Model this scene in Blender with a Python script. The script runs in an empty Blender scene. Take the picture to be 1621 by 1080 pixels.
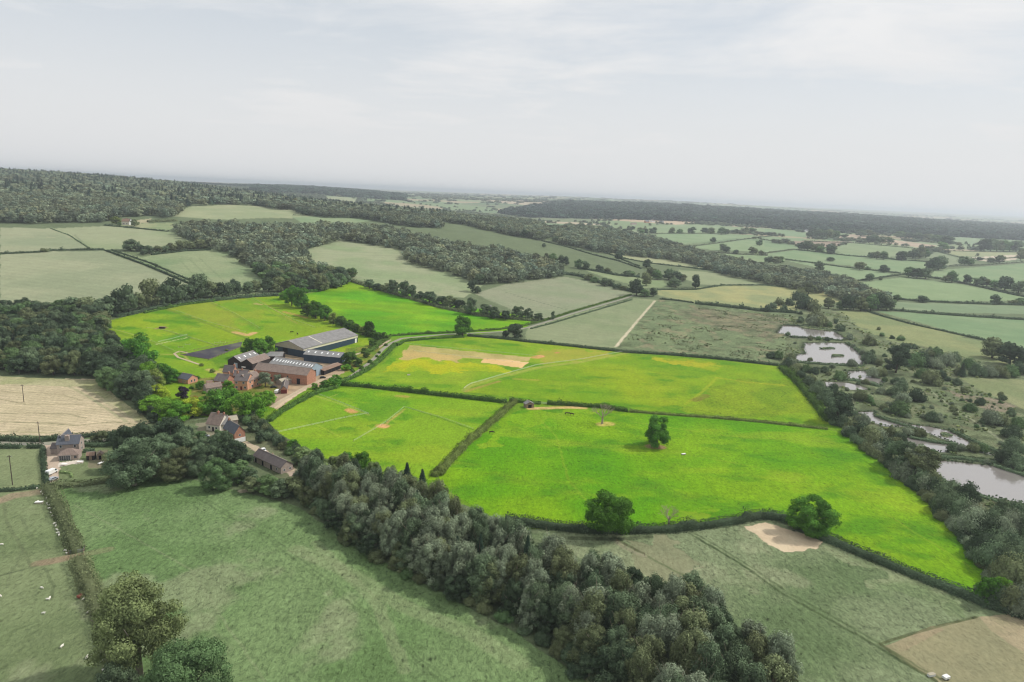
import bpy, math, random
import numpy as np
from mathutils import Matrix, Vector
random.seed(7)
RNG = np.random.default_rng(11)
C = bpy.context.scene.collection
SC = bpy.context.scene

# ------------------------------------------------------------------ camera
H = 115.0; FPX = 1081.0; W0, H0 = 1621.0, 1080.0
PITCH = math.atan(233.0 / FPX); ROLL = math.radians(2.5)
cf = np.array([0, math.cos(PITCH), -math.sin(PITCH)]); cr0 = np.array([1.0, 0, 0]); cu0 = np.cross(cr0, cf)
cr = math.cos(ROLL) * cr0 + math.sin(ROLL) * cu0
cu = -math.sin(ROLL) * cr0 + math.cos(ROLL) * cu0
cam = bpy.data.objects.new('camera', bpy.data.cameras.new('camera')); C.objects.link(cam)
cam.matrix_world = Matrix(((cr[0], cu[0], -cf[0], 0), (cr[1], cu[1], -cf[1], 0), (cr[2], cu[2], -cf[2], H), (0, 0, 0, 1)))
cam.data.sensor_width = 36.0; cam.data.lens = 36.0 * FPX / W0
cam.data.clip_start = 1.0; cam.data.clip_end = 60000
SC.camera = cam

# ------------------------------------------------------------------ exposure, sun, sky
SC.view_settings.view_transform = 'Standard'; SC.view_settings.look = 'None'
SC.view_settings.exposure = 0.0; SC.view_settings.gamma = 1.0
SUN = Vector((0.86, 0.30, 0.88)).normalized()
sun = bpy.data.objects.new('sun', bpy.data.lights.new('sun', 'SUN')); C.objects.link(sun)
sun.data.energy = 3.3; sun.data.angle = math.radians(1.5); sun.data.color = (1.0, 0.96, 0.90)
sun.rotation_euler = (-SUN).to_track_quat('-Z', 'Y').to_euler()
world = bpy.data.worlds.new("World"); SC.world = world; world.use_nodes = True
def build_world():
    nt = world.node_tree; nt.nodes.clear(); N = nt.nodes; L = nt.links
    out = N.new('ShaderNodeOutputWorld'); bg = N.new('ShaderNodeBackground')
    sky = N.new('ShaderNodeTexSky'); sky.sky_type = 'NISHITA'; sky.sun_disc = False
    sky.sun_elevation = math.asin(SUN.z); sky.sun_rotation = math.atan2(SUN.x, SUN.y)
    tc = N.new('ShaderNodeTexCoord'); sp = N.new('ShaderNodeSeparateXYZ'); L.new(tc.outputs['Generated'], sp.inputs[0])
    def m(op, a, b=None, c=None):
        n = N.new('ShaderNodeMath'); n.operation = op
        for i, v in enumerate((a, b, c)):
            if v is None: continue
            if isinstance(v, (int, float)): n.inputs[i].default_value = v
            else: L.new(v, n.inputs[i])
        return n.outputs[0]
    z = m('MAXIMUM', sp.outputs[2], 0.0); den = m('ADD', z, 0.10)
    px = m('DIVIDE', sp.outputs[0], den); py = m('DIVIDE', sp.outputs[1], den)
    cb = N.new('ShaderNodeCombineXYZ'); L.new(px, cb.inputs[0]); L.new(m('MULTIPLY', py, 1.35), cb.inputs[1])
    def noise(scale, det, dist, rough=0.55, off=0.0):
        n = N.new('ShaderNodeTexNoise'); n.inputs['Scale'].default_value = scale; n.inputs['Detail'].default_value = det
        n.inputs['Roughness'].default_value = rough; n.inputs['Distortion'].default_value = dist
        mp = N.new('ShaderNodeMapping'); mp.inputs['Location'].default_value = (off, off * 1.7, off * 0.3)
        mp.inputs['Rotation'].default_value = (0, 0, 0.25)
        L.new(cb.outputs[0], mp.inputs[0]); L.new(mp.outputs[0], n.inputs['Vector']); return n.outputs['Fac']
    n1 = noise(0.42, 9, 0.35, 0.56, 3.1); n2 = noise(1.3, 8, 0.8, 0.6, 9.0)
    s = m('ADD', m('MULTIPLY', n1, 0.72), m('MULTIPLY', n2, 0.28))
    mr = N.new('ShaderNodeMapRange'); mr.interpolation_type = 'SMOOTHSTEP'
    mr.inputs[1].default_value = 0.38; mr.inputs[2].default_value = 0.62; L.new(s, mr.inputs[0])
    # thin veil thickens towards the horizon
    ve = N.new('ShaderNodeMapRange'); ve.interpolation_type = 'SMOOTHSTEP'
    ve.inputs[1].default_value = 0.02; ve.inputs[2].default_value = 0.26; ve.inputs[3].default_value = 1.0; ve.inputs[4].default_value = 0.0
    L.new(z, ve.inputs[0])
    fac = m('MAXIMUM', mr.outputs[0], ve.outputs[0])
    blue = N.new('ShaderNodeMix'); blue.data_type = 'RGBA'; blue.inputs['Factor'].default_value = 0.80
    sk = N.new('ShaderNodeVectorMath'); sk.operation = 'SCALE'; sk.inputs['Scale'].default_value = 0.12
    L.new(sky.outputs[0], sk.inputs[0]); L.new(sk.outputs[0], blue.inputs['A']); blue.inputs['B'].default_value = (0.69, 0.73, 0.765, 1)
    cl = N.new('ShaderNodeMix'); cl.data_type = 'RGBA'
    cl.inputs['A'].default_value = (0.765, 0.77, 0.775, 1); cl.inputs['B'].default_value = (0.90, 0.905, 0.91, 1)
    hi = N.new('ShaderNodeMapRange'); hi.inputs[1].default_value = 0.02; hi.inputs[2].default_value = 0.32; L.new(z, hi.inputs[0])
    L.new(m('MULTIPLY', hi.outputs[0], m('ADD', m('MULTIPLY', n2, 0.9), 0.45)), cl.inputs['Factor'])
    mx = N.new('ShaderNodeMix'); mx.data_type = 'RGBA'; L.new(fac, mx.inputs['Factor'])
    L.new(blue.outputs['Result'], mx.inputs['A']); L.new(cl.outputs['Result'], mx.inputs['B'])
    L.new(mx.outputs['Result'], bg.inputs['Color']); bg.inputs['Strength'].default_value = 1.0
    L.new(bg.outputs[0], out.inputs[0])
build_world()
SC.cycles.filter_width = 1.15; SC.cycles.use_denoising = True; SC.cycles.denoiser = 'OPENIMAGEDENOISE'; SC.cycles.denoising_input_passes = 'RGB_ALBEDO_NORMAL'; SC.cycles.denoising_prefilter = 'ACCURATE'
SC.cycles.max_bounces = 5; SC.cycles.diffuse_bounces = 2; SC.cycles.glossy_bounces = 2; SC.cycles.transmission_bounces = 2
SC.cycles.volume_bounces = 0; SC.cycles.transparent_max_bounces = 4; SC.cycles.caustics_reflective = False; SC.cycles.caustics_refractive = False

# ------------------------------------------------------------------ numpy helpers
def _hash(ix, iy, seed):
    h = (ix.astype(np.int64) * 374761393 + iy.astype(np.int64) * 668265263 + seed * 1274126177) & 0xffffffff
    h = ((h ^ (h >> 13)) * 1274126177) & 0xffffffff
    return ((h ^ (h >> 16)) & 0xffffff) / float(0xffffff)
def vnoise(x, y, seed=0):
    ix = np.floor(x); iy = np.floor(y); fx = x - ix; fy = y - iy
    fx = fx * fx * (3 - 2 * fx); fy = fy * fy * (3 - 2 * fy)
    a = _hash(ix, iy, seed); b = _hash(ix + 1, iy, seed); c = _hash(ix, iy + 1, seed); d = _hash(ix + 1, iy + 1, seed)
    return (a * (1 - fx) + b * fx) * (1 - fy) + (c * (1 - fx) + d * fx) * fy
def fbm(x, y, scale, octs=4, seed=0):
    s = np.zeros_like(x, dtype=float); a = 0.5; t = 0; sc = 1.0 / scale
    for k in range(octs):
        s += a * vnoise(x * sc + 17.3 * k, y * sc - 9.1 * k, seed + k); t += a; a *= 0.5; sc *= 2.03
    return s / t
def sstep(a, b, x):
    t = np.clip((x - a) / (b - a), 0, 1); return t * t * (3 - 2 * t)

# ------------------------------------------------------------------ terrain height
_T = np.array([-2.2, -0.75, -0.5, -0.3, -0.1, 0.05, 0.2, 0.45, 0.75, 2.2])
_Y = np.array([60, 400, 500, 700, 1000, 1400, 1700, 2000, 2600, 3500, 4500, 5500, 8000, 14000, 30000.0])
_Z = np.array([
 [0, 0, 3, 20, 44, 70, 82, 92, 118, 100, 80, 60, 50, 60, 60],
 [0, 0, 3, 20, 44, 70, 82, 92, 119, 100, 80, 60, 50, 60, 60],
 [0, 0, 3, 18, 42, 68, 78, 86, 101, 92, 80, 70, 55, 60, 60],
 [0, 0, 2, 12, 35, 58, 65, 60, 48, 55, 84, 90, 60, 60, 60],
 [0, 0, 1, 6, 24, 50, 54, 40, 20, 22, 45, 60, 68, 70, 60],
 [0, 0, 0, 3, 14, 34, 41, 30, 16, 24, 56, 70, 95, 75, 60],
 [0, 0, 0, 1, 6, 13, 17, 20, 25, 38, 72, 78, 85, 85, 70],
 [0, 0, 0, 0, 3, 8, 12, 16, 22, 34, 56, 58, 50, 80, 75],
 [0, 0, 0, 0, 0, 3, 5, 8, 12, 22, 32, 34, 40, 75, 75],
 [0, 0, 0, 0, 0, 3, 5, 8, 12, 22, 32, 34, 40, 75, 75]], float)
_tg = np.linspace(-2.2, 2.2, 353); _lg = np.linspace(math.log(60), math.log(30000), 481)
_a = np.array([np.interp(_lg, np.log(_Y), r) for r in _Z])
_G = np.array([np.interp(_tg, _T, _a[:, j]) for j in range(len(_lg))]).T
def _blur(G, k, ax):
    w = np.hanning(2 * k + 3)[1:-1]; w /= w.sum()
    P = np.concatenate([np.repeat(G.take([0], ax), k, ax), G, np.repeat(G.take([-1], ax), k, ax)], ax)
    n = G.shape[ax]; return sum(w[i] * P.take(range(i, i + n), ax) for i in range(2 * k + 1))
_G = _blur(_blur(_G, 9, 0), 10, 1)
def ground(x, y):
    x = np.asarray(x, float); y = np.asarray(y, float); yy = np.maximum(y, 61.0)
    t = np.clip(x / yy, -2.19, 2.19); l = np.clip(np.log(yy), _lg[0], _lg[-1] - 1e-6)
    a = (t - _tg[0]) / (_tg[1] - _tg[0]); b = (l - _lg[0]) / (_lg[1] - _lg[0])
    i = np.minimum(a.astype(int), len(_tg) - 2); j = np.minimum(b.astype(int), len(_lg) - 2); fa = a - i; fb = b - j
    z = (_G[i, j] * (1 - fa) + _G[i + 1, j] * fa) * (1 - fb) + (_G[i, j + 1] * (1 - fa) + _G[i + 1, j + 1] * fa) * fb
    amp = np.clip((yy - 700) / 160.0, 0, 9) + np.clip((yy - 4000) / 300.0, 0, 16)
    return z + amp * (fbm(x, yy, 620, 3, 5) - 0.5) + 70 * sstep(5200, 9000, yy) * (fbm(x, yy, 2800, 3, 15) - 0.5)

def ray(u, v):
    u = np.asarray(u, float); v = np.asarray(v, float)
    a = (u - W0 / 2) / FPX; b = (H0 / 2 - v) / FPX
    return cf[None] + a[:, None] * cr[None] + b[:, None] * cu[None]
_S = np.geomspace(90, 26000, 1500)
def unproj(P):
    """pixels of the photograph -> points on the terrain"""
    P = np.atleast_2d(np.asarray(P, float)); D = ray(P[:, 0], P[:, 1]); out = np.zeros((len(P), 3))
    for i, d in enumerate(D):
        X = d[0] * _S; Y = d[1] * _S; Z = H + d[2] * _S; e = Z - ground(X, Y)
        k = np.argmax(e < 0) if (e < 0).any() else len(_S) - 1
        k = max(k, 1); t = e[k - 1] / (e[k - 1] - e[k] + 1e-9); t = min(max(t, 0), 1)
        s = _S[k - 1] + t * (_S[k] - _S[k - 1]); x, y = d[0] * s, d[1] * s
        out[i] = (x, y, float(ground(x, y)))
    return out
def dense(P, step=9.0, closed=False):
    P = [tuple(p) for p in P]
    if closed: P = P + [P[0]]
    o = []
    for (a, b), (c, d) in zip(P[:-1], P[1:]):
        n = max(1, int(math.hypot(c - a, d - b) / step))
        o += [(a + (c - a) * k / n, b + (d - b) * k / n) for k in range(n)]
    if not closed: o.append(P[-1])
    return o
def wline(P, step=9.0): return unproj(dense(P, step))
def wpoly(P): return unproj(dense(P, 10.0, True))[:, :2]
def inpoly(x, y, P):
    ins = np.zeros(x.shape, bool); lo = P.min(0); hi = P.max(0)
    sel = (x >= lo[0]) & (x <= hi[0]) & (y >= lo[1]) & (y <= hi[1])
    idx = np.nonzero(sel)[0]
    if not len(idx): return ins
    xs = x[idx]; ys = y[idx]; r = np.zeros(len(idx), bool); j = len(P) - 1
    for i in range(len(P)):
        xi, yi = P[i]; xj, yj = P[j]
        if yi != yj:
            c = ((yi > ys) != (yj > ys)) & (xs < (xj - xi) * (ys - yi) / (yj - yi) + xi); r ^= c
        j = i
    ins[idx] = r; return ins
def segdist(x, y, L):
    best = np.full(x.shape, 1e9)
    for a, b in zip(L[:-1], L[1:]):
        dx, dy = b[0] - a[0], b[1] - a[1]; ll = dx * dx + dy * dy + 1e-9
        t = np.clip(((x - a[0]) * dx + (y - a[1]) * dy) / ll, 0, 1)
        best = np.minimum(best, np.hypot(x - a[0] - t * dx, y - a[1] - t * dy))
    return best
def lin(c):
    c = np.asarray(c, float) / 255.0
    return np.where(c <= 0.04045, c / 12.92, ((c + 0.055) / 1.055) ** 2.4)

# ------------------------------------------------------------------ object helpers
def tag(o, label=None, cat=None, group=None, kind=None):
    if label: o['label'] = label
    if cat: o['category'] = cat
    if group: o['group'] = group
    if kind: o['kind'] = kind
    return o
def qmesh(name, V, Q, mat=None, smooth=False, attr=None):
    me = bpy.data.meshes.new(name); V = np.asarray(V, np.float32); Q = np.asarray(Q, np.int32)
    me.vertices.add(len(V)); me.vertices.foreach_set('co', V.ravel())
    k = Q.shape[1]; me.loops.add(Q.size); me.loops.foreach_set('vertex_index', Q.ravel())
    me.polygons.add(len(Q)); me.polygons.foreach_set('loop_start', np.arange(0, Q.size, k, dtype=np.int32))
    if smooth: me.polygons.foreach_set('use_smooth', np.ones(len(Q), bool))
    me.update(calc_edges=True)
    if attr is not None:
        a = me.color_attributes.new('Col', 'FLOAT_COLOR', 'POINT')
        A = np.ones((len(V), 4), np.float32); A[:, :attr.shape[1]] = attr; a.data.foreach_set('color', A.ravel())
    if mat: me.materials.append(mat)
    return me
def add(name, me, parent=None):
    o = bpy.data.objects.new(name, me); C.objects.link(o)
    if parent: o.parent = parent
    return o
def empty(name, loc=(0, 0, 0), rz=0.0):
    o = bpy.data.objects.new(name, None); C.objects.link(o); o.location = loc; o.rotation_euler = (0, 0, rz); o.empty_display_size = 0.5
    return o
class MB:
    """collects boxes, tubes and faces for ONE mesh"""
    def __init__(s): s.v = []; s.f = []
    def poly(s, pts):
        b = len(s.v); s.v += [tuple(map(float, p)) for p in pts]; s.f.append(tuple(range(b, b + len(pts))))
    def box(s, x0, y0, z0, x1, y1, z1):
        b = len(s.v)
        s.v += [(x0, y0, z0), (x1, y0, z0), (x1, y1, z0), (x0, y1, z0), (x0, y0, z1), (x1, y0, z1), (x1, y1, z1), (x0, y1, z1)]
        s.f += [tuple(b + i for i in q) for q in ((0, 3, 2, 1), (4, 5, 6, 7), (0, 1, 5, 4), (1, 2, 6, 5), (2, 3, 7, 6), (3, 0, 4, 7))]; return s
    def prism(s, prof, axis, a, b_):
        """extrude a 2-D profile along axis 'x' or 'y' from a to b_"""
        n = len(prof); b = len(s.v)
        for e in (a, b_):
            for (p, z) in prof: s.v.append((e, p, z) if axis == 'x' else (p, e, z))
        s.f += [tuple(range(b, b + n)), tuple(range(b + 2 * n - 1, b + n - 1, -1))]
        for i in range(n):
            j = (i + 1) % n; s.f.append((b + i, b + n + i, b + n + j, b + j))
        return s
    def tube(s, pts, rad, k=6):
        pts = [np.asarray(p, float) for p in pts]; b0 = len(s.v)
        for i, p in enumerate(pts):
            d = pts[min(i + 1, len(pts) - 1)] - pts[max(i - 1, 0)]; d = d / (np.linalg.norm(d) + 1e-9)
            a = np.cross(d, (0.31, 0.87, 0.38)); a /= np.linalg.norm(a) + 1e-9; c = np.cross(d, a)
            for q in range(k):
                t = 2 * math.pi * q / k; s.v.append(tuple(p + rad[i] * (math.cos(t) * a + math.sin(t) * c)))
        for i in range(len(pts) - 1):
            for q in range(k):
                r = (q + 1) % k; s.f.append((b0 + i * k + q, b0 + i * k + r, b0 + (i + 1) * k + r, b0 + (i + 1) * k + q))
        s.f.append(tuple(b0 + q for q in range(k))[::-1]); e = b0 + (len(pts) - 1) * k; s.f.append(tuple(e + q for q in range(k)))
        return s
    def mesh(s, name, mat, smooth=False):
        me = bpy.data.meshes.new(name); me.from_pydata(s.v, [], s.f); me.materials.append(mat)
        if smooth: me.polygons.foreach_set('use_smooth', np.ones(len(me.polygons), bool))
        me.update(); import bmesh
        bm = bmesh.new(); bm.from_mesh(me); bmesh.ops.recalc_face_normals(bm, faces=bm.faces); bm.to_mesh(me); bm.free()
        return me
    def build(s, name, mat, parent=None, smooth=False): return add(name, s.mesh(name, mat, smooth), parent)

# ------------------------------------------------------------------ materials
def mat_new(name):
    m = bpy.data.materials.new(name); m.use_nodes = True; m.node_tree.nodes.clear(); return m, m.node_tree.nodes, m.node_tree.links
def leaf_mat(name, srgb, var=0.20, transl=0.20, hue=0.008):
    m, N, L = mat_new(name)
    out = N.new('ShaderNodeOutputMaterial'); at = N.new('ShaderNodeAttribute'); at.attribute_name = 'Col'
    oi = N.new('ShaderNodeObjectInfo'); hs = N.new('ShaderNodeHueSaturation')
    mr = N.new('ShaderNodeMapRange'); mr.inputs[3].default_value = 1 - var; mr.inputs[4].default_value = 1 + var; L.new(oi.outputs['Random'], mr.inputs[0])
    wn = N.new('ShaderNodeTexWhiteNoise'); wn.noise_dimensions = '1D'; L.new(oi.outputs['Random'], wn.inputs['W'])
    mh = N.new('ShaderNodeMapRange'); mh.inputs[3].default_value = 0.5 - hue; mh.inputs[4].default_value = 0.5 + hue; L.new(wn.outputs['Value'], mh.inputs[0])
    mx = N.new('ShaderNodeMix'); mx.data_type = 'RGBA'; mx.blend_type = 'MULTIPLY'; mx.inputs['Factor'].default_value = 1
    mx.inputs['A'].default_value = (*(lin(srgb) * 1.42), 1); L.new(at.outputs['Color'], mx.inputs['B'])
    L.new(mx.outputs['Result'], hs.inputs['Color']); L.new(mr.outputs[0], hs.inputs['Value']); L.new(mh.outputs[0], hs.inputs['Hue'])
    df = N.new('ShaderNodeBsdfDiffuse'); tr = N.new('ShaderNodeBsdfTranslucent'); ms = N.new('ShaderNodeMixShader')
    ms.inputs[0].default_value = transl
    L.new(hs.outputs[0], df.inputs[0]); L.new(hs.outputs[0], tr.inputs[0]); L.new(df.outputs[0], ms.inputs[1]); L.new(tr.outputs[0], ms.inputs[2])
    L.new(ms.outputs[0], out.inputs[0]); return m
def solid(name, srgb, rough=0.75, var=0.25, scale=0.8, stripe=None, metal=0.0, bump=0.0, spec=0.3):
    """weathered surface: colour broken by noise; stripe=(axis, period, depth) for sheeting, tiles or boards"""
    m, N, L = mat_new(name)
    out = N.new('ShaderNodeOutputMaterial'); p = N.new('ShaderNodeBsdfPrincipled'); L.new(p.outputs[0], out.inputs[0])
    p.inputs['Roughness'].default_value = rough; p.inputs['Metallic'].default_value = metal; p.inputs['Specular IOR Level'].default_value = spec
    tc = N.new('ShaderNodeTexCoord'); no = N.new('ShaderNodeTexNoise'); no.inputs['Scale'].default_value = scale; no.inputs['Detail'].default_value = 8
    no.inputs['Roughness'].default_value = 0.65; L.new(tc.outputs['Object'], no.inputs['Vector'])
    cr_ = N.new('ShaderNodeMapRange'); cr_.inputs[1].default_value = 0.25; cr_.inputs[2].default_value = 0.75
    cr_.inputs[3].default_value = 1 - var; cr_.inputs[4].default_value = 1 + var; L.new(no.outputs['Fac'], cr_.inputs[0])
    val = cr_.outputs[0]
    if stripe:
        ax, per, dep = stripe; sx = N.new('ShaderNodeSeparateXYZ'); L.new(tc.outputs['Object'], sx.inputs[0])
        md = N.new('ShaderNodeMath'); md.operation = 'SINE'; mu = N.new('ShaderNodeMath'); mu.operation = 'MULTIPLY'
        L.new(sx.outputs['xyz'.index(ax)], mu.inputs[0]); mu.inputs[1].default_value = 2 * math.pi / per; L.new(mu.outputs[0], md.inputs[0])
        mr = N.new('ShaderNodeMapRange'); mr.inputs[1].default_value = -1; mr.inputs[3].default_value = 1 - dep; mr.inputs[4].default_value = 1 + dep * 0.4
        L.new(md.outputs[0], mr.inputs[0]); mm = N.new('ShaderNodeMath'); mm.operation = 'MULTIPLY'
        L.new(val, mm.inputs[0]); L.new(mr.outputs[0], mm.inputs[1]); val = mm.outputs[0]
    vm = N.new('ShaderNodeVectorMath'); vm.operation = 'SCALE'; vm.inputs[0].default_value = tuple(lin(srgb)); L.new(val, vm.inputs['Scale'])
    L.new(vm.outputs[0], p.inputs['Base Color']); return m
MAT = {}
MAT['grey'] = leaf_mat('leaf_grey_green', (86, 101, 76)); MAT['greyd'] = leaf_mat('leaf_dark_grey_green', (68, 82, 62))
MAT['greyb'] = leaf_mat('leaf_olive_brown', (96, 104, 74)); MAT['silver'] = leaf_mat('leaf_silver_green', (110, 120, 98), var=0.14)
MAT['greyo'] = leaf_mat('leaf_grey_olive', (104, 116, 76)); MAT['greyg'] = leaf_mat('leaf_soft_green', (88, 110, 72)); MAT['vivid'] = leaf_mat('leaf_vivid_green', (92, 132, 46)); MAT['vividd'] = leaf_mat('leaf_deep_green', (76, 114, 44))
MAT['lime'] = leaf_mat('leaf_lime', (122, 136, 70)); MAT['yellow'] = leaf_mat('leaf_yellow_green', (134, 148, 48)); MAT['purple'] = leaf_mat('leaf_purple', (52, 42, 56))
MAT['olive'] = leaf_mat('leaf_olive', (100, 114, 60)); MAT['limeg'] = leaf_mat('leaf_grey_lime', (112, 128, 84)); MAT['hedgeg'] = leaf_mat('leaf_hedge_green', (70, 94, 44))
MAT['far'] = leaf_mat('leaf_far_wood', (94, 102, 82)); MAT['conifer'] = leaf_mat('leaf_conifer', (52, 68, 54)); MAT['orange'] = leaf_mat('leaf_copper', (150, 105, 45))
MAT['bark'] = solid('bark', (128, 120, 106), 0.9, 0.3, 1.5); MAT['barkd'] = solid('bark_dark', (84, 76, 66), 0.9, 0.3, 1.5); MAT['deadwood'] = solid('dead_wood', (158, 146, 128), 0.9, 0.2, 1.5)
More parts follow.
